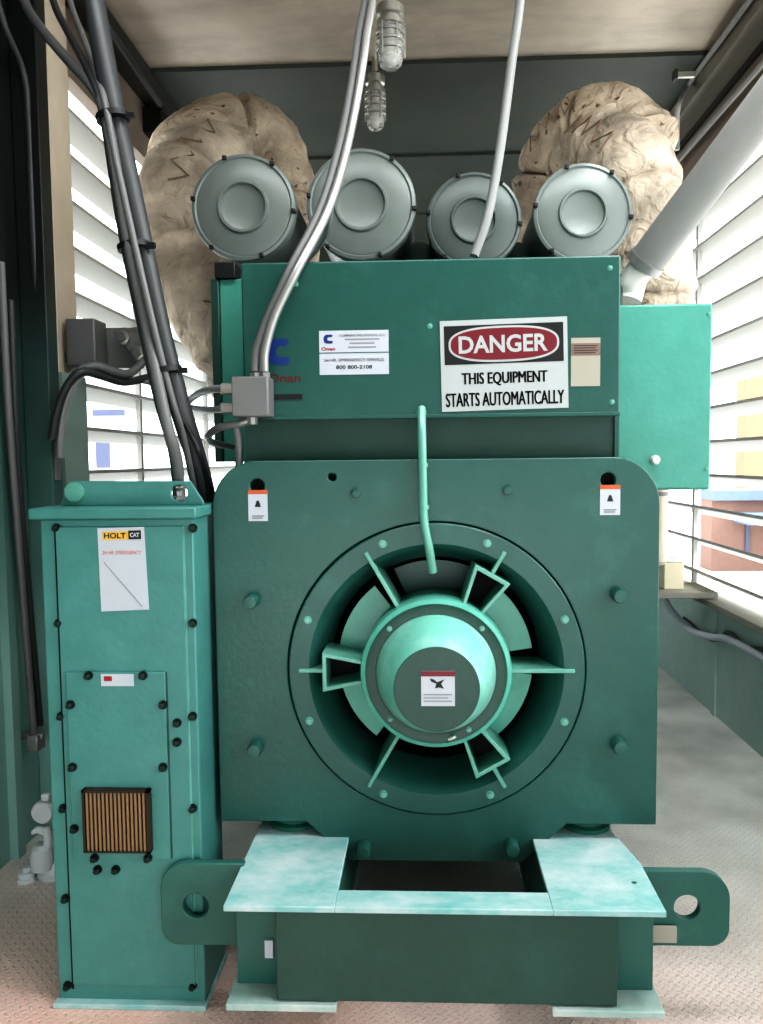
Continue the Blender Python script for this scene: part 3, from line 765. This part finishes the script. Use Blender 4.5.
lrect(.10, .93, .045, .145, 'yellow_header', 'yellow', .0016)
lrect(.66, .93, .04, .145, 'logo_block', 'ink', .0022)
q = lb(.37, .095); text('HOLT', q[0], q[1], yl-.0018, .055, .014, 'ink', lab, .03)
q = lb(.795, .093); text('CAT', q[0], q[1], yl-.0026, .024, .011, 'sticker', lab, .04)
q = lb(.5, .30); text('24 HR EMERGENCY', q[0], q[1], yl-.0018, .098, .0095, 'orange', lab, 0)
bm = bmesh.new(); prism(bm, [lb(.10, .41), lb(.115, .405), lb(.88, .96), lb(.865, .965)], [], yl-.0018, yl-.0012); obj('diagonal_line', bm, 'ink_grey', lab)
# conduit fittings on the bracket side
pf = P(179, 493, 2.03)
bm = bmesh.new(); capped(bm, [(.026, 1.29), (.026, 1.308), (.018, 1.312), (.018, 1.33), (.024, 1.333), (.024, 1.345)], (pf.x, 2.03, 0), 'Z', 8); obj('cable_gland', bm, 'galv', cab)

SET[0] = True
# ================================================================== AIR FILTERS
def air_filter(px, py, rpx, Y, label, dark=False):
    p = P(px, py, Y); R_ = rpx/FPX*Y
    o = thing('air_filter', label, 'air filter', (p.x, Y, p.z-R_), 'round air filters above the terminal box')
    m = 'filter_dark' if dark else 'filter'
    c = (p.x, 0, p.z)
    bm = bmesh.new(); capped(bm, [(R_*.93, Y+.03), (R_*.93, Y+.5)], c, 'Y', 64); obj('canister', bm, m, o)
    bm = bmesh.new()
    capped(bm, [(R_*.96, Y+.05), (R_, Y+.045), (R_, Y+.012), (R_*.985, Y+.004), (R_*.93, Y), (R_*.90, Y+.006), (R_*.86, Y+.002),
                (R_*.50, Y), (R_*.475, Y-.012), (R_*.44, Y-.012), (R_*.415, Y+.004), (R_*.39, Y+.006)], c, 'Y', 96)
    cov = obj('end_cover', bm, m, o)
    me = None
    for a in (62, 118, 178, 238, 298, 2):
        bm = bmesh.new(); ca, sa = math.cos(math.radians(a-8)), math.sin(math.radians(a-8)); rr = R_*.965
        q = Vector((p.x+ca*rr, 0, p.z+sa*rr)); box(bm, q.x-.008, q.x+.008, Y-.012, Y+.02, q.z-.008, q.z+.008)
        obj('clip', bm, 'black', o, .002)
    return o
air_filter(243, 207, 52, 3.15, 'grey round air filter in front of the left insulated pipe')
air_filter(361, 204, 54, 3.2, 'largest grey round air filter, second from the left')
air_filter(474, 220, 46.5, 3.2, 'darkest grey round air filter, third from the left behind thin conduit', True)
air_filter(583, 213, 48, 3.2, 'grey round air filter in front of the right insulated pipe')

# engine behind
eng = thing('engine', 'dark green engine behind the generator glimpsed between the air filters', 'engine', (.03, 3.03, ZT))
bm = bmesh.new(); box(bm, -.42, .48, 3.05, 5.4, .42, 1.55); obj('engine_block', bm, 'engine', eng, .03)
bm = bmesh.new()
for sx in (-1, 1): box(bm, .03+sx*.3-.18, .03+sx*.3+.18, 3.25, 5.2, 1.55, 1.95)
obj('cylinder_heads', bm, 'engine', eng, .03)
bm = bmesh.new(); box(bm, -.75, .82, 3.3, 3.75, 1.95, 2.16); obj('filter_bracket', bm, 'engine', eng, .01)
for sx in (-1, 1): bx('engine_foot', 'engine', eng, .035+sx*.46-.1, .035+sx*.46+.1, 3.4, 3.7, ZT, .5)
tb('intake_pipe', 'engine', eng, [(-.02, 3.4, 2.1), (-.02, 3.6, 2.3), (.0, 4.1, 2.35)], .08, 16)
tb('intake_pipe', 'engine', eng, [(.42, 3.4, 2.1), (.42, 3.6, 2.3), (.40, 4.1, 2.35)], .07, 16)

SET[0] = False
# ================================================================== INSULATED EXHAUST PIPES
def wrap_pipe(name, pts, r, mat, parent, seed, cinch):
    bm = bmesh.new()
    def rf(t, a, p):
        v = noise.noise(p*5.5+Vector((seed, 0, 0)))*.10 + noise.noise(p*13+Vector((0, seed, 0)))*.045 + abs(noise.noise(p*9+Vector((3, seed, 0))))*-.07
        v += -.16*max(math.exp(-((t-cc)/.012)**2) for cc in cinch)+.05*max(math.exp(-((t-cc-.03)/.02)**2) for cc in cinch)
        return r*(1+v)
    path = tube(bm, pts, r, 48, 14, rf)
    return obj(name, bm, mat, parent, 0, 80), path
def lacing(path, r, i0, i1, a_c, parent, n=5, wid=.35, name='lacing'):
    T, Ns, Bs = frames(path); pts = []
    for k in range(n*2+1):
        i = int(i0+(i1-i0)*k/(n*2)); a = a_c + (wid if k % 2 else -wid)
        pts.append(path[i]+(Ns[i]*math.cos(a)+Bs[i]*math.sin(a))*r*1.045)
    for k in range(len(pts)-1): pass
    bm = bmesh.new(); tube(bm, pts, .0045, 6, 1); return obj(name, bm, 'lace', parent, 0, 60)
def ang_to(path, i, target):
    T, Ns, Bs = frames(path); d = Vector(target)-path[i]; return math.atan2(d.dot(Bs[i]), d.dot(Ns[i]))
CAMP = (0, 0, H)
def exhaust(label, front, back, rf_, rb_, seed, sgn):
    p0 = front[0]
    o = thing('exhaust_pipe', label, 'exhaust pipe', (p0.x, p0.y, p0.z), 'insulated exhaust pipes')
    _, pb_ = wrap_pipe('rear_jacket', back, rb_, 'cloth_speck', o, seed+3, (.03, .35, .7))
    fj, pf_ = wrap_pipe('front_jacket', front, rf_, 'cloth', o, seed, (.26, .52, .74, .985))
    n = len(pf_)
    for (f0, f1, da, nn) in ((.62, .84, .35*sgn, 4), (.22, .36, -.2*sgn, 3)):
        i0, i1 = int(n*f0), int(n*f1); lacing(pf_, rf_, i0, i1, ang_to(pf_, (i0+i1)//2, CAMP)+da, fj, nn, .22)
    rj = [c for c in o.children if c.name.startswith('rear')][0]
    n = len(pb_); i0, i1 = int(n*.3), int(n*.6); lacing(pb_, rb_, i0, i1, ang_to(pb_, (i0+i1)//2, CAMP)+.9, rj, 5, .16)
    return o
exhaust('beige cloth-wrapped exhaust pipe bending over at upper left',
        [P(300, 480, 3.50), P(268, 410, 3.50), P(232, 345, 3.50), P(196, 285, 3.52), P(178, 225, 3.56), P(183, 180, 3.64), P(208, 160, 3.78), P(238, 162, 3.92)],
        [P(182, 190, 3.75), P(200, 152, 3.86), P(234, 136, 3.96), P(264, 150, 4.04), P(277, 188, 4.08), P(280, 240, 4.1), P(280, 300, 4.1)], .185, .2, 1.3, -1)
exhaust('beige cloth-wrapped exhaust pipe bending over behind the grey hose at right',
        [P(648, 420, 3.5), P(648, 340, 3.5), P(647, 270, 3.5), P(640, 205, 3.53), P(622, 163, 3.64), P(600, 155, 3.8), P(582, 165, 3.95)],
        [P(636, 158, 3.75), P(612, 134, 3.85), P(586, 137, 3.95), P(564, 163, 4.05), P(555, 205, 4.1), P(553, 300, 4.1)], .2, .215, 5.1, 1)

# ================================================================== HOSES, CONDUITS, CABLES
hz = thing('breather_hose', 'thick grey hose rising to the right from behind the terminal box', 'hose', P(645, 285, 2.95))
d0, d1 = P(646, 262, 2.95), P(775, 92, 2.62)
bm = bmesh.new(); tube(bm, [d0, d0.lerp(d1, .5), d1, d1+(d1-d0)*.9], .066, 28, 6); obj('hose', bm, 'hose', hz, 0, 60)
dn = (d1-d0).normalized()
bm = bmesh.new(); tube(bm, [d0-dn*.02, d0+dn*.012], .071, 28); obj('hose_clamp', bm, 'galv', hz, 0, 60)
tb('elbow_fitting', 'white_plastic', hz, [d0, d0-dn*.09, P(632, 285, 3.02), P(628, 300, 3.02)], .05, 20)
def fitting(px, py, Y): return P(px, py, Y)
def cable(name, label, cat, mat, pts, r, group=None):
    o = tb(name, mat, None, pts, r, 12, 8); return tag(o, label, cat, group)
# twin flexible conduits to the junction box
jb = P(250, 396, 2.26)
cable('flexible_conduit', 'pale flexible conduit curving from ceiling down to the grey junction box', 'conduit', 'galv',
      [Vector((-.28, 2.6, CZ)), Pk(371, -40, 2.75), Pk(366, 40, 2.65), Pk(351, 130, 2.55), Pk(330, 205, 2.42), Pk(297, 270, 2.31), Pk(275, 315, 2.285), Pk(265, 350, 2.275), Pk(264, 372, 2.27)], .0125)
cable('flexible_conduit', 'darker flexible conduit running tightly beside the pale one to the junction box', 'conduit', 'cable_grey',
      [Vector((-.33, 2.6, CZ)), Pk(364, -40, 2.76), Pk(358, 40, 2.66), Pk(344, 125, 2.56), Pk(322, 205, 2.43), Pk(290, 270, 2.32), Pk(268, 318, 2.295), Pk(257, 350, 2.285), Pk(255, 372, 2.275)], .0125)
cable('flexible_conduit', 'short pale conduit branching off at box top left of second air filter', 'conduit', 'cable_light',
      [Pk(330, 208, 2.47), Pk(326, 230, 2.6), Pk(318, 246, 2.85), Pk(305, 262, 3.1)], .011)
cable('flexible_conduit', 'single pale conduit hanging from ceiling in front of third air filter', 'conduit', 'cable_light',
      [Vector((Pk(531, -90, 3.0).x, 2.72, CZ)), Pk(521, -10, 3.0), Pk(512, 60, 2.98), Pk(500, 150, 2.94), Pk(488, 215, 2.9), Pk(474, 256, 2.88)], .0155)
SET[0] = True
# junction box
jt = thing('junction_box', 'small grey junction box at left edge of the terminal box', 'junction box', (jb.x, 2.3, jb.z))
a = P(232, 417, 2.26); c = P(268, 376, 2.26)
bx('housing', 'box_grey', jt, a.x, c.x, 2.26, 2.345, a.z, c.z, .003)
bx('cover_plate', 'box_grey', jt, a.x+.002, c.x-.002, 2.255, 2.261, a.z+.002, c.z-.002, .002)
for x in (255.5, 264):
    p = P(x, 374, 2.28); bm = bmesh.new(); capped(bm, [(.017, c.z-.003), (.017, c.z+.012), (.013, c.z+.014), (.013, c.z+.022)], (p.x, 2.285, 0), 'Z', 8); obj('connector', bm, 'galv', jt)
for y in (389, 408):
    p = P(232, y, 2.3); bm = bmesh.new(); capped(bm, [(.013, p.x-.035), (.018, p.x-.03), (.018, p.x+.006)], (0, 2.3, p.z), 'X', 8); obj('connector', bm, 'galv', jt)
p = P(252, 417, 2.3); bm = bmesh.new(); capped(bm, [(.016, p.z-.022), (.018, p.z+.0)], (p.x, 2.3, 0), 'Z', 8); obj('connector', bm, 'galv', jt)
cable('flexible_conduit', 'upper white conduit leaving left side of the junction box', 'conduit', 'cable_light',
      [P(228, 389, 2.3), P(208, 390, 2.42), P(192, 398, 2.7), P(180, 412, 3.0)], .012)
cable('flexible_conduit', 'lower white conduit leaving left side of the junction box', 'conduit', 'cable_light',
      [P(228, 408, 2.3), P(210, 410, 2.42), P(192, 408, 2.7), P(176, 404, 3.0)], .011)
cable('flexible_conduit', 'conduit looping under the junction box and turning back behind the plate', 'conduit', 'galv',
      [P(252, 420, 2.3), P(238, 424, 2.3), P(218, 428, 2.33), P(208, 437, 2.42), P(214, 443, 2.55), P(232, 447, 2.75)], .0115)
cable('wiring_conduit', 'short vertical conduit below the junction box', 'conduit', 'cable_light',
      [P(236, 424, 2.42), P(239, 445, 2.42), P(239, 474, 2.42)], .0125)
# pale green drain pipe across box and end plate
cable('sensor_pipe', 'pale green bent pipe hanging from terminal box over the round end shield', 'pipe', 'pale_pipe',
      [P(421.5, 408, 2.30), P(422, 440, 2.245), P(423, 485, 2.225), P(424, 520, 2.215), P(429, 548, 2.215), P(433, 572, 2.235)], .0125)
ob = [o for o in COL.objects if o.name.startswith('sensor_pipe')][0]
for (x, y, Y) in ((421.5, 412, 2.296), (423, 465, 2.232), (424, 507, 2.218)):
    p = P(x, y, Y); bm = bmesh.new(); capped(bm, [(.0145, p.z-.006), (.0145, p.z+.006)], (p.x, p.y, 0), 'Z', 16); obj('pipe_band', bm, 'pale_pipe', ob)

SET[0] = False
# cable bundle into the cabinet
def path3(l): return [P(*q) for q in l]
top1 = P(92, -10, 2.12)
cable('power_cable', 'thick dark grey cable running down from ceiling into cabinet top', 'cable', 'cable_dark',
      [top1+(top1-P(112, 110, 2.09))*2.4] + path3([(92, -10, 2.12), (114, 110, 2.09), (137, 220, 2.06), (160, 330, 2.03), (181, 410, 2.05), (195, 455, 2.11), (206, 500, 2.155), (212, 560, 2.17)]), .029)
cable('control_cable', 'grey cable coming from upper left corner and tied to the thick cable', 'cable', 'cable_grey',
      path3([(5, -60, 2.6), (24, 0, 2.5), (40, 27, 2.4), (68, 60, 2.25), (96, 92, 2.1), (109, 130, 2.05), (127, 235, 2.01), (147, 330, 1.98), (166, 420, 1.95), (177, 460, 1.99), (179, 492, 2.03)]), .0145)
cable('control_cable', 'thin dark cable left of thick cable, bending at the upper tie', 'cable', 'cable_dark',
      path3([(40, -60, 2.5), (53, 0, 2.42), (70, 36, 2.3), (92, 78, 2.12), (104, 119, 2.06), (119, 215, 2.03), (138, 310, 2.0), (158, 400, 1.98), (172, 450, 1.995), (177, 490, 2.03)]), .011)
cable('control_cable', 'thin mid grey cable squeezed between the grey and thick cables', 'cable', 'cable_grey',
      path3([(60, -60, 2.45), (70, 0, 2.36), (84, 40, 2.24), (103, 95, 2.06), (114, 150, 2.03), (131, 228, 2.0), (152, 320, 1.965), (171, 395, 1.985), (184, 440, 2.04), (196, 500, 2.13), (204, 560, 2.16)]), .009)
for (x, y, Y, lb_, w) in ((113, 118, 2.075, 'top', .043), (134, 247, 2.035, 'middle', .042), (166, 371, 2.0, 'bottom', .041)):
    p = P(x, y, Y); bm = bmesh.new()
    ax = (P(x+20, y+100, Y)-P(x-4, y-10, Y)).normalized()
    tube(bm, [p-ax*.007, p+ax*.007], w, 24); o = obj('cable_tie', bm, 'black', None, 0, 60)
    tag(o, f'black cable tie around the cable bundle, {lb_} of three', 'cable tie', 'black ties on the cable bundle')
    bm = bmesh.new(); q = p+Vector((w*.98, -.01, .0)); box(bm, q.x-.005, q.x+.018, q.y-.006, q.y+.006, q.z-.007, q.z+.007); obj('tie_head', bm, 'black', o)
cable('earth_cable', 'thin dark cable dropping beside cabinet right edge next to thick cable', 'cable', 'black',
      path3([(186, 425, 2.0), (198, 450, 1.965), (206, 475, 2.06), (211, 510, 2.13), (213, 560, 2.16)]), .007)

# wall pipes at left
XWL = WL+.06
pl_ = thing('wall_pipe', 'slim grey vertical pipe on the left wall ending in a clamp near cabinet', 'pipe', PX(34, 735, XWL))
tb('pipe', 'cable_grey', pl_, [PX(1, 262, XWL), PX(8, 400, XWL), PX(20, 560, XWL), PX(33, 722, XWL), PX(35, 738, XWL)], .0125)
tb('rear_pipe', 'cable_dark', pl_, [PX(10, 300, XWL-.01), PX(17, 450, XWL-.01), PX(29, 600, XWL-.01), PX(40, 725, XWL-.01)], .013)
q = PX(36, 736, XWL)
bm = bmesh.new(); box(bm, q.x-.075, q.x+.03, q.y-.012, q.y+.012, q.z-.012, q.z+.012); box(bm, q.x-.02, q.x+.02, q.y-.03, q.y+.03, q.z-.05, q.z+.01); obj('pipe_clamp', bm, 'galv', pl_, .004)
cable('wall_cable', 'black-grey cable snaking down dark left wall from the top corner', 'cable', 'cable_dark',
      [PX(-6, -10, XWL), PX(6, 30, XWL), PX(24, 75, XWL), PX(29, 130, XWL), PX(33, 230, XWL), PX(39, 340, XWL), PX(44, 460, XWL)], .012)
# small wiring box behind on pillar with harness
wb = thing('wiring_box', 'grey wiring box fixed to the louvered wall left of cable bundle', 'wiring box', P(85, 365, 3.1))
a = P(74, 366, 3.08); c = P(94, 318, 3.08); a2 = P(142, 368, 3.2); c2 = P(92, 328, 3.2)
bx('side_cover', 'box_grey', wb, a.x-.03, c.x, 3.08, 3.2, a.z, c.z, .006)
bx('back_panel', 'galv', wb, c2.x, a2.x, 3.2, 3.23, a2.z, c2.z, .004)
bx('wall_bracket', 'box_grey', wb, WL+.03, a.x, 3.12, 3.18, a.z+.02, a.z+.06)
cb = thing('connector', 'dark grey angled connector with bolt heads beside the cable bundle', 'connector', P(130, 360, 3.16))
bm = bmesh.new(); Yk = 3.145
prism(bm, [XZ(*q, Yk) for q in ((112, 330), (124, 327), (142, 337), (147, 352), (141, 362), (133, 360), (126, 348))], [], Yk, Yk+.055)
obj('bracket', bm, 'box_grey', cb, .004)
for (x, y) in ((124, 338), (139, 353)):
    p = P(x, y, Yk); bm = bmesh.new(); capped(bm, [(.028, Yk), (.028, Yk-.02), (.018, Yk-.022), (.016, Yk-.03)], (p.x, 0, p.z), 'Y', 20); obj('bolt_head', bm, 'alu', cb)
cable('harness_cable', 'upper grey cable drooping under the wiring box into connector', 'cable', 'cable_grey',
      path3([(56, 480, 2.87), (58, 440, 2.87), (66, 400, 2.84), (76, 374, 2.84), (95, 366, 2.87), (115, 372, 2.94), (130, 373, 3.01), (143, 362, 3.07)]), .016)
cable('harness_cable', 'lower grey cable under the wiring box running behind the cable bundle', 'cable', 'cable_dark',
      path3([(52, 440, 2.81), (58, 410, 2.81), (68, 385, 2.80), (82, 372, 2.81), (102, 376, 2.90), (125, 382, 3.01), (155, 376, 3.15)]), .016)
cable('harness_cable', 'palest cable turning down along the pillar edge from wiring box', 'cable', 'cable_light',
      path3([(60, 458, 2.83), (62, 420, 2.83), (72, 385, 2.81), (88, 372, 2.84), (110, 379, 2.95), (140, 380, 3.08), (158, 384, 3.15)]), .014)

# right wall conduits
xr = WR-.03
cable('wall_conduit', 'pale grey conduit sagging from shelf along right wall below the louvers', 'conduit', 'sticker',
      [PX(658, 572, 1.36), PX(664, 597, 1.38), PX(674, 614, 1.42), PX(690, 630, 1.48), PX(712, 637, 1.52), PX(728, 639, xr), PX(770, 662, xr), PX(900, 745, xr)], .019)
cable('wall_cable', 'thin dark cable along right wall under the sill', 'cable', 'cable_dark',
      [PX(684, 618, xr+.01), PX(712, 640, xr+.01), PX(728, 632, xr+.01), PX(745, 645, xr+.01), PX(775, 652, xr+.01)], .009)
cable('ceiling_conduit', 'thin pale conduit along the right ceiling corner dropping behind exhaust', 'conduit', 'cable_light',
      [P(677, 150, 4.25), P(677, 125, 4.25), P(679, 104, 4.15), PX(690, 83, 1.40), PX(722, 38, 1.40), PX(760, -14, 1.40)], .014)
cable('ceiling_conduit', 'silver conduit slanting above the thick grey hose on right wall', 'conduit', 'galv',
      [PX(672, 168, 1.50), PX(700, 135, 1.50), PX(757, 70, 1.50), PX(790, 32, 1.50)], .017)
cl_ = thing('conduit_clip', 'small metal clip holding conduit under the ceiling at right', 'clip', P(684, 75, 3.9))
p = P(684, 75, 3.95); bx('clip_bar', 'alu', cl_, p.x-.04, p.x+.05, 3.94, 3.96, p.z-.012, p.z+.012); bx('clip_end', 'dark_trim', cl_, p.x-.05, p.x-.035, 3.93, 3.97, p.z-.022, p.z+.022)
cable('ceiling_conduit', 'dark conduit along the left ceiling corner behind the thick cable', 'conduit', 'cable_dark',
      [PX(60, -40, -1.34), PX(112, 34, -1.34), PX(146, 84, -1.34), PX(160, 104, -1.34)], .016)
# black box at left ceiling
sb = thing('alarm_box', 'small black box hanging near ceiling left of exhaust pipe', 'alarm', P(151, 130, 4.2))
p = P(141, 132, 4.2); q = P(161, 106, 4.2); bx('housing', 'black', sb, p.x, q.x, 4.2, 4.3, p.z, q.z, .008)
tb('hanger_rod', 'dark_trim', sb, [P(151, 107, 4.25), Vector((P(151, 107, 4.25).x, 4.25, CZ-.02))], .012)

# items by the right window
sh_ = tag(bx('window_shelf', 'sill', None, P(652, 590, 4.25).x, WR, 4.2, 4.55, P(690, 597, 4.25).z, P(690, 591, 4.25).z, .003), 'pale ledge shelf jutting from right wall under the louvers', 'shelf')
zt_ = P(690, 591, 4.25).z
cr_ = thing('cream_box', 'cream box standing on the ledge shelf by right window', 'box', (P(674, 590, 4.4).x, 4.4, zt_))
a = P(664, 590, 4.3); c = P(684, 562, 4.3)
bx('carton', 'cream', cr_, a.x, c.x, 4.3, 4.45, zt_, c.z, .004); bx('lid', 'white_plastic', cr_, a.x-.005, c.x+.005, 4.295, 4.455, c.z, c.z+.02, .003)
cn = thing('filter_canister', 'grey-brown vertical canister behind right edge of the generator', 'canister', P(662, 562, 3.9))
p = P(661, 562, 3.9); q = P(661, 490, 3.9)
bm = bmesh.new(); capped(bm, [(.03, p.z-.02), (.045, p.z), (.045, q.z), (.03, q.z+.02)], (p.x, 3.95, 0), 'Z', 28); obj('canister', bm, 'pillar', cn)
bx('bracket', 'green_dark', cn, .60, p.x, 3.93, 3.97, (p.z+q.z)/2-.03, (p.z+q.z)/2+.03)
bm = bmesh.new(); capped(bm, [(.047, q.z-.03), (.047, q.z-.01)], (p.x, 3.95, 0), 'Z', 28); obj('band', bm, 'box_grey', cn)

# fittings on the floor at left
vl = thing('valve_fitting', 'grey cast valve fitting with round disc on floor left of cabinet', 'valve', (F(42, 880).x, 2.55, 0))
fy = 2.52; base = F(42, 878); Yv = base.y
def vz(px, py): return P(px, py, Yv)
p = vz(43, 812); bm = bmesh.new(); capped(bm, [(.034, Yv-.012), (.038, Yv-.006), (.038, Yv+.012), (.03, Yv+.02)], (p.x, 0, p.z), 'Y', 32)
obj('disc', bm, 'valve', vl)
q = vz(46, 797); bx('top_tab', 'valve', vl, q.x-.014, q.x+.014, Yv-.01, Yv+.01, q.z-.012, q.z+.012, .004)
q = vz(40, 830); bm = bmesh.new(); prism(bm, [(q.x-.025, q.z-.014), (q.x-.004, q.z-.006), (q.x+.022, q.z-.014), (q.x+.022, q.z+.002), (q.x+.006, q.z+.016), (q.x-.006, q.z+.016), (q.x-.025, q.z+.002)], [], Yv-.014, Yv+.014); obj('wing_nut', bm, 'valve', vl, .004)
tb('stem', 'valve', vl, [vz(46, 826), vz(48, 842), vz(46, 852)], .014)
q = vz(42, 856); bm = bmesh.new(); capped(bm, [(.02, -.05), (.036, -.042), (.038, .0), (.034, .03), (.02, .042)], (q.x, Yv, q.z), 'Z', 24); obj('valve_body', bm, 'valve', vl)
q = vz(53, 870); bm = bmesh.new(); capped(bm, [(.055, .0), (.055, .02), (.042, .03), (.036, q.z+.02)], (q.x-.01, Yv+.03, 0), 'Z', 24); obj('valve_base', bm, 'valve', vl)
cp_ = F(27, 880); nt_ = thing('pipe_cap', 'small grey threaded cap lying on floor beside the valve fitting', 'cap', cp_)
bm = bmesh.new(); capped(bm, [(.030, 0), (.030, .012), (.026, .014), (.026, .024), (.022, .03)], cp_, 'Z', 24); obj('cap_body', bm, 'valve', nt_)
bm = bmesh.new(); capped(bm, [(.013, .03), (.013, .046)], cp_, 'Z', 6); obj('hex_head', bm, 'valve', nt_)

# ================================================================== CEILING LIGHTS
def lamp(px, Y, ytop, ybot, wpx, label):
    c = P(px, ytop, Y); zb = P(px, ybot, Y).z; R_ = wpx/2/FPX*Y; zt2 = c.z; hh = zt2-zb
    o = thing('jar_light', label, 'light', (c.x, Y, CZ), 'glass jar lights under the ceiling')
    zc = CZ if Y < 4.08 else CZ-.02
    bm = bmesh.new(); capped(bm, [(.016, zc), (.016, zt2)], (c.x, Y, 0), 'Z', 14); obj('stem', bm, 'alu', o)
    bm = bmesh.new(); capped(bm, [(R_*.5, zt2+.02), (R_*.95, zt2), (R_*.95, zt2-hh*.14), (R_*.75, zt2-hh*.17), (R_*.75, zt2-hh*.22), (R_*.98, zt2-hh*.24), (R_*.98, zt2-hh*.31), (R_*.8, zt2-hh*.33)], (c.x, Y, 0), 'Z', 32); obj('fixture_cap', bm, 'alu', o)
    bm = bmesh.new()
    capped(bm, [(R_*.9, zt2-hh*.33), (R_*.9, zt2-hh*.8), (R_*.78, zt2-hh*.92), (R_*.5, zb+hh*.02), (R_*.12, zb)], (c.x, Y, 0), 'Z', 32); obj('glass_jar', bm, 'glass', o)
    bm = bmesh.new(); capped(bm, [(R_*.25, zt2-hh*.33), (R_*.3, zt2-hh*.45), (R_*.52, zt2-hh*.6), (R_*.52, zt2-hh*.8), (R_*.2, zt2-hh*.9)], (c.x, Y, 0), 'Z', 20); obj('bulb', bm, 'white_plastic', o)
    bm = bmesh.new()
    for k in range(3):
        z = zt2-hh*(.42+.14*k); lathe(bm, [(R_*.93, z-.006), (R_*1.02, z-.003), (R_*1.02, z+.003), (R_*.93, z+.006)], (c.x, Y, 0), 'Z', 32)
    for k in range(6):
        a = k*PI/3; x, y = c.x+math.cos(a)*R_*1.0, Y+math.sin(a)*R_*1.0; box(bm, x-.003, x+.003, y-.003, y+.003, zt2-hh*.82, zt2-hh*.31)
    obj('guard', bm, 'alu', o)
lamp(390, 3.06, 8, 70, 28, 'larger nearer glass jar light hanging from the ceiling')
lamp(375, 4.02, 77, 131, 20, 'smaller farther glass jar light hanging above second air filter')

# ================================================================== LIGHT
w = bpy.data.worlds.new('world'); scene.world = w; w.use_nodes = True
bgn = w.node_tree.nodes['Background']; bgn.inputs['Color'].default_value = (.93, .975, 1.0, 1); bgn.inputs['Strength'].default_value = 3.6
def sun(name, d, energy, angle, col):
    l = bpy.data.lights.new(name, 'SUN'); l.energy = energy; l.angle = math.radians(angle); l.color = col
    o = bpy.data.objects.new(name, l); COL.objects.link(o); o.rotation_euler = Vector(d).to_track_quat('-Z', 'Y').to_euler(); return o
sun('hazy_sun', (-1, .25, -.85), 8.5, 50, (.97, .985, 1))
def area(name, loc, rot, sx, sy, power, col=(1, 1, 1)):
    l = bpy.data.lights.new(name, 'AREA'); l.shape = 'RECTANGLE'; l.size = sx; l.size_y = sy; l.energy = power; l.color = col
    o = bpy.data.objects.new(name, l); COL.objects.link(o); o.location = loc; o.rotation_euler = rot; return o
area('added_fill_overhead', (.15, 1.45, 3.36), (0, 0, 0), 2.4, .4, 34, (.95, .985, 1))  # added fill light, no visible fixture; brightens floor and upward faces
area('added_fill_aisle', (1.08, 1.9, 3.36), (0, 0, 0), .3, 2.0, 30, (.95, .985, 1))  # added fill light over the right aisle floor, no visible fixture
scene.view_settings.view_transform = 'Standard'
scene.view_settings.look = 'High Contrast'
scene.view_settings.exposure = -0.08
